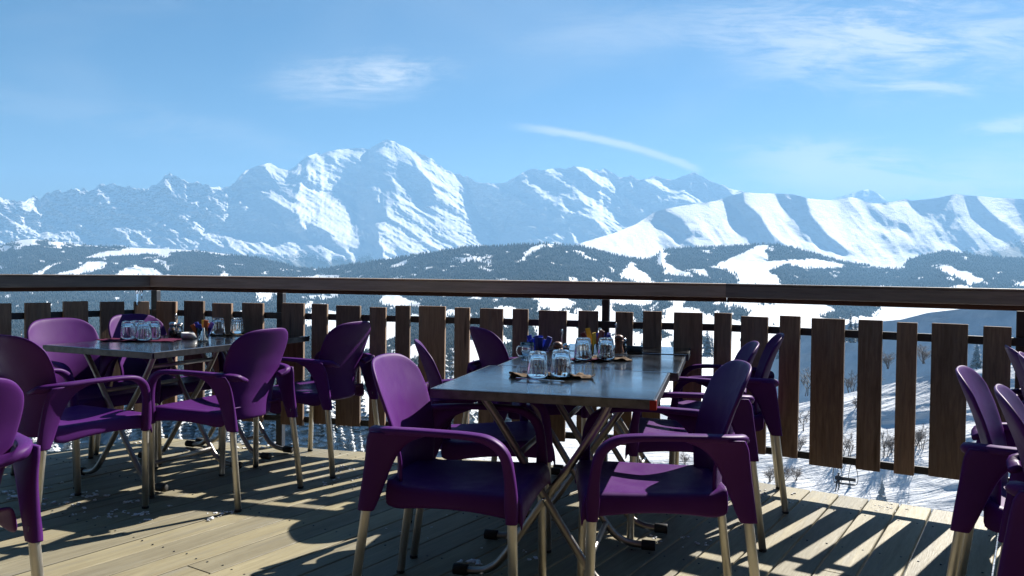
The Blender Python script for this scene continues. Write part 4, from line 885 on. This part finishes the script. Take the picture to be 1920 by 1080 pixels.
NEARSP = [(1662, 942, 50, None, 'small lone fir standing on the sunlit snow slope below the right slats'), (1601, 915, 14, None, 'tiny fir sapling on the snow slope next to the lone fir'),
 (1596, 640, 58, 420, 'snowy spruce whose tip shows above the broad slat on the right'), (1606, 640, 48, 430, 'spruce leaning behind the snowy one above the broad slat'), (1583, 640, 40, 430, 'lower spruce left of the snowy one at the broad slat'),
 (1834, 690, 62, 300, 'snowy spruce between the last two slats on the right'), (1466, 672, 40, 420, 'dark spruce in the gap behind the chair at the right end of the table row'), (1452, 668, 34, 430, 'smaller spruce beside the dark one behind that chair'),
 (626, 862, 75, 62, 'spruce rising at the deck edge below the chair by the railing'), (640, 866, 82, 60, 'snow-laden spruce under the slats between the two left groups of chairs'), (660, 866, 72, 60, 'dense spruce right of the snow-laden one at the deck edge'), (678, 868, 60, 58, 'shorter spruce at the deck edge beside the bright chair'), (700, 872, 55, 58, 'ragged spruce hidden behind the bright chair legs'),
 (835, 800, 150, 110, 'tall snowy spruce in the gap left of the edge-on chair'), (850, 790, 135, 115, 'tall spruce behind the edge-on chair back'), (872, 800, 150, 112, 'tall spruce right of the edge-on chair back'), (890, 790, 120, 118, 'spruce in the gap beside the far chair'), (770, 790, 120, 112, 'spruce in the gap above the bright chair back'), (730, 800, 120, 110, 'spruce left of the gap above the bright chair'),
 (450, 850, 80, 48, 'snow-loaded spruce below the left table, its boughs bowed with snow'), (475, 856, 70, 46, 'snow-loaded spruce behind the legs of the left chairs'), (425, 846, 66, 48, 'bushy spruce seen through the legs of the left table'), (335, 846, 60, 48, 'low spruce through the chair legs at the left table'), (300, 846, 70, 50, 'spruce at the deck edge behind the left table feet'), (95, 862, 95, 52, 'frosted spruce below the railing at far left'), (60, 866, 110, 52, 'tall frosted spruce below the far left slats'), (130, 860, 80, 54, 'frosted spruce left of the lit chair below the railing'), (28, 760, 130, 90, 'frosted spruce in the first gap of the railing at left'), (40, 770, 150, 92, 'white crowned spruce in the gap beside the lit chair'),
 (975, 700, 60, 330, 'spruce in the gap behind the farthest left chair'), (962, 690, 44, 340, 'small spruce left in the gap behind the farthest left chair'), (948, 720, 70, 300, 'spruce below the gap behind the farthest left chair'), (1006, 690, 48, 360, 'spruce in the gap behind the blue sugar packets'), (1205, 665, 34, 520, 'dark spruce in the gap above the middle table end'), (1328, 668, 60, 420, 'spruce in the gap above the second chair on the right'), (1336, 668, 44, 430, 'smaller spruce in the gap above the second chair on the right'), (1222, 668, 26, 520, 'little spruce right of the dark one above the middle table end')]
for k, (x, y, h, d, lb) in enumerate(NEARSP): spruce(x, y, h, d or on_near(x, y), lb, k)
def wood_mesh():
    r = np.random.default_rng(17); V = []; T = []; n = 0; src = []
    for me, _ in SPR:
        v = np.empty(len(me.vertices)*3, np.float32); me.vertices.foreach_get('co', v); q = np.array([p.vertices[:] for p in me.polygons]); src.append((v.reshape(-1, 3), q))
    for k in range(190):
        x = r.uniform(-160, 1010); lo = np.interp(x, [-160, 560, 760, 1010], [745, 775, 785, 812]); y = lo+(872-lo)*r.random()**.8
        if x > 720 and y > 835: continue
        b = world(x, y, on_near(x, y)); h = r.uniform(4.5, 9.5); v, q = src[r.integers(0, 3)]; a = r.uniform(0, 6.28); c, s_ = math.cos(a), math.sin(a); sc = h/10; w = sc*r.uniform(1.2, 1.7)
        V.append(np.stack([b.x+(v[:, 0]*c-v[:, 1]*s_)*w, b.y+(v[:, 0]*s_+v[:, 1]*c)*w, b.z-.2+v[:, 2]*sc], -1)); T.append(q+n); n += len(v)
    return np_mesh(np.concatenate(V), quads=np.concatenate(T), sm=False)
tag(link('spruce_wood', wood_mesh(), M_SPRUCE), 'snow-laden young spruce wood covering the slope just below the terrace', 'wood', kind='stuff')
def bare_mesh(seed, H=6.0, spread=.55, stems=3):
    r = random.Random(seed); parts = []
    def grow(p, d, ln, rad, lev):
        q = p+d*ln*.5+Vector((r.gauss(0, .05), r.gauss(0, .05), 0))*ln; e = p+d*ln+Vector((r.gauss(0, .07), r.gauss(0, .07), .03))*ln
        parts.append(tube([p, q, e], rad, 3 if lev > 0 else 6, False, rad*.6))
        if lev >= 3: return
        for i in range(5 if lev < 2 else 6):
            t = r.uniform(.35, 1.0); b = p+(e-p)*t; nd = (d+Vector((r.gauss(0, spread), r.gauss(0, spread), r.uniform(.0, .35)))).normalized(); grow(b, nd, ln*r.uniform(.42, .68), rad*.56, lev+1)
    for s in range(stems): grow(Vector((r.gauss(0, .15), r.gauss(0, .15), -.3)), Vector((r.gauss(0, .22), r.gauss(0, .22), 1)).normalized(), H*.5*r.uniform(.7, 1), H*.012, 0)
    me = joined(parts); me.materials.append(M_TWIG); return me
BARE = [bare_mesh(11, 6, .5, 2), bare_mesh(12, 6, .6, 3), bare_mesh(13, 6, .8, 6)]
for k, (x, y, h, d, lb, v) in enumerate([(1512, 808, 60, 200, 'bare frosted tree in the gap left of the broad slat on the right', 0), (1597, 860, 68, 150, 'bare tree on the snow in the gap right of the broad slat', 0), (1588, 855, 50, 155, 'bare shrub beside the tree right of the broad slat', 1), (1666, 858, 66, 150, 'bare bush in the gap before the narrow slat on the right', 1), (1678, 850, 48, 155, 'smaller bare bush right in the gap before the narrow slat', 2), (1734, 842, 62, 155, 'bare bush in the gap left of the broadest slat', 1), (1725, 838, 48, 160, 'bare shrub left edge of the gap at the broadest slat', 2), (1505, 845, 42, 165, 'low bare shrub under the tree left of the broad slat', 2),
   (1450, 905, 42, 112, 'bare thicket at the deck edge left of the rear chair leg', 2), (1475, 906, 46, 112, 'bare thicket at the deck edge right of the rear chair leg', 2), (1500, 902, 40, 116, 'bare thicket tip at the deck edge under the slat bottoms', 2), (1378, 895, 46, 105, 'bare shrub behind the leg of the last chair on the right', 2), (1640, 735, 60, 340, 'frosted bare tree on the shaded hillside between two slats', 1), (1600, 745, 66, 350, 'frosted bare bush low on the shaded hillside right of the broad slat', 1), (1515, 740, 70, 370, 'frosted bare tree on the shaded hillside left of the broad slat', 0), (1735, 680, 50, 330, 'frosted bare bush on the shaded hillside right of the narrow slat', 2), (1668, 690, 44, 360, 'faint bare bush on the shaded hillside beside the narrow slat', 2), (1830, 745, 40, 200, 'bare shrub on the lit slope between the last slats', 2), (1610, 765, 30, 240, 'bare shrub line at the top of the lit slope right of the broad slat', 2), (1735, 745, 28, 230, 'bare shrub line at the top of the lit slope by the broadest slat', 2), (1215, 880, 30, 125, 'bare shrub beyond the deck edge between the table legs', 2), (1290, 872, 34, 125, 'bare shrub on the snow under the seat with the sun patch', 2)]):
    d = on_near(x, y) if y >= 758 else d
    b = world(x, y, d); o = link('bare_tree', BARE[v]); s = h/F*d/6.0; o.location = b; o.scale = (s*1.15, s*1.15, s); o.rotation_euler = (0, 0, random.uniform(0, 6)); tag(o, lb, 'tree', 'bare trees and bushes on the snow slope')
# a few woods standing nearer on the valley side, too many to count
# ------------------------------------------------------------------ chairlift with a skier
M_SKI = mat('dark ski suit', (0.02, 0.022, 0.03), 0.7); M_HELM = mat('helmet', (0.03, 0.03, 0.035), 0.3); M_SKIN = mat('skin', (0.45, 0.28, 0.2), 0.6)
M_CABLE = mat('steel cable', (0.12, 0.12, 0.12), 0.5, metal=0.6)
LD = 82.0; lp = world(1592, 908, LD)
cl_ = thing('chairlift_chair', 'small two-seat chairlift chair hanging above the snow below the railing', 'chairlift', lp, -.5)
def loop(cx): return catmull([(cx-.02, 0, 2.3), (cx-.30, 0, 1.7), (cx-.42, 0, .8), (cx-.30, 0, .1), (cx+.10, 0, -.12), (cx+.40, 0, .15), (cx+.45, 0, .8), (cx+.30, 0, 1.6), (cx+.02, 0, 2.3)], 5)
link('frame', joined([tube(loop(.75), .035, 6), tube(loop(-.75), .035, 6), tube([(-.75, 0, -.12), (.75, 0, -.12)], .03, 6), tube([(-.75, 0, 2.3), (.75, 0, 2.3)], .035, 6)]), M_BLACK, cl_)
link('seat', box_mesh(-1.0, 1.0, -.45, .05, .0, .06, bevel=.02), M_BLACK, cl_); link('backrest', box_mesh(-1.0, 1.0, .06, .11, .25, .60, bevel=.02), M_BLACK, cl_)
link('hanger', tube_mesh([(0, 0, 2.3), (0, .05, 2.5), (0, 0, 2.75)], .04, 6), M_BLACK, cl_)
def skier():
    J = {'pelvis': (0, -.02, .12), 'belly': (0, .0, .32), 'chest': (0, .0, .55), 'neck': (0, -.01, .70), 'head': (0, -.03, .80), 'crown': (0, -.03, .90)}
    pts = [('pelvis', None, .15), ('belly', 'pelvis', .14), ('chest', 'belly', .16), ('neck', 'chest', .065), ('head', 'neck', .10), ('crown', 'head', .085)]
    for s, n in ((-1, 'l'), (1, 'r')):
        J.update({n+'hip': (s*.10, -.04, .12), n+'kn': (s*.13, -.46, .14), n+'an': (s*.13, -.52, -.30), n+'to': (s*.13, -.70, -.36), n+'sh': (s*.19, 0, .62), n+'el': (s*.27, -.12, .38), n+'wr': (s*.16, -.34, .34), n+'ha': (s*.12, -.42, .33)})
        pts += [(n+'hip', 'pelvis', .11), (n+'kn', n+'hip', .08), (n+'an', n+'kn', .065), (n+'to', n+'an', .06), (n+'sh', 'chest', .085), (n+'el', n+'sh', .06), (n+'wr', n+'el', .05), (n+'ha', n+'wr', .045)]
    names = [p[0] for p in pts]; me = bpy.data.meshes.new('m'); me.from_pydata([J[n] for n in names], [(names.index(a), names.index(b)) for a, b, _ in pts if b], [])
    o = link('person', me); o.modifiers.new('sk', 'SKIN'); 
    for v, p in zip(me.skin_vertices[0].data, pts): v.radius = (p[2], p[2])
    me.skin_vertices[0].data[0].use_root = True; sb = o.modifiers.new('su', 'SUBSURF'); sb.levels = 1; sb.render_levels = 1; bake(o); o.data.materials.clear(); o.data.materials.append(M_SKI); return o
sk = skier(); tag(sk, 'skier in dark clothes sitting on the left of the chairlift chair', 'person')
Mz = Matrix.Rotation(-.5, 4, 'Z'); off = Mz @ Vector((-.62, -.16, .06)); sk.location = lp+off; sk.rotation_euler = (0, 0, -.5)
v, f = lathe([(.0005, .0), (.11, .01), (.13, .08), (.10, .16), (.0005, .19)], 14); hm = link('helmet', pydata(v, f, True), M_HELM, sk); hm.location = (0, -.03, .80)
for s in (-1, 1): q = link('ski', box_mesh(-.05, .05, -1.15, .75, -.02, .01, bevel=.008), M_BLACK, sk); q.location = (s*.13, -.55, -.43); q.rotation_euler = (.18, 0, 0)
cbl = link('cable', tube_mesh([tuple(lp+Vector((-60, 15, -3.5))), tuple(lp+Vector((0, 0, 2.75))), tuple(lp+Vector((60, -15, 7.5)))], .022, 5), M_CABLE); tag(cbl, 'thin steel lift cable carrying the chairlift chair over the slope', 'cable')
# ------------------------------------------------------------------ mountain air
def haze():
    o = link('haze', box_mesh(-24000, 24000, -1500, 24500, -2201, 2960)); m = bpy.data.materials.new('mountain air'); m.use_nodes = True; nt = m.node_tree; nt.nodes.clear()
    out = nt.nodes.new('ShaderNodeOutputMaterial'); pv = nt.nodes.new('ShaderNodeVolumePrincipled'); pv.inputs['Color'].default_value = (0.31, 0.615, 1.0, 1); pv.inputs['Density'].default_value = 5.4e-5; pv.inputs['Anisotropy'].default_value = 0.14
    nt.links.new(pv.outputs[0], out.inputs['Volume']); o.data.materials.append(m); tag(o, kind='stuff')
haze()
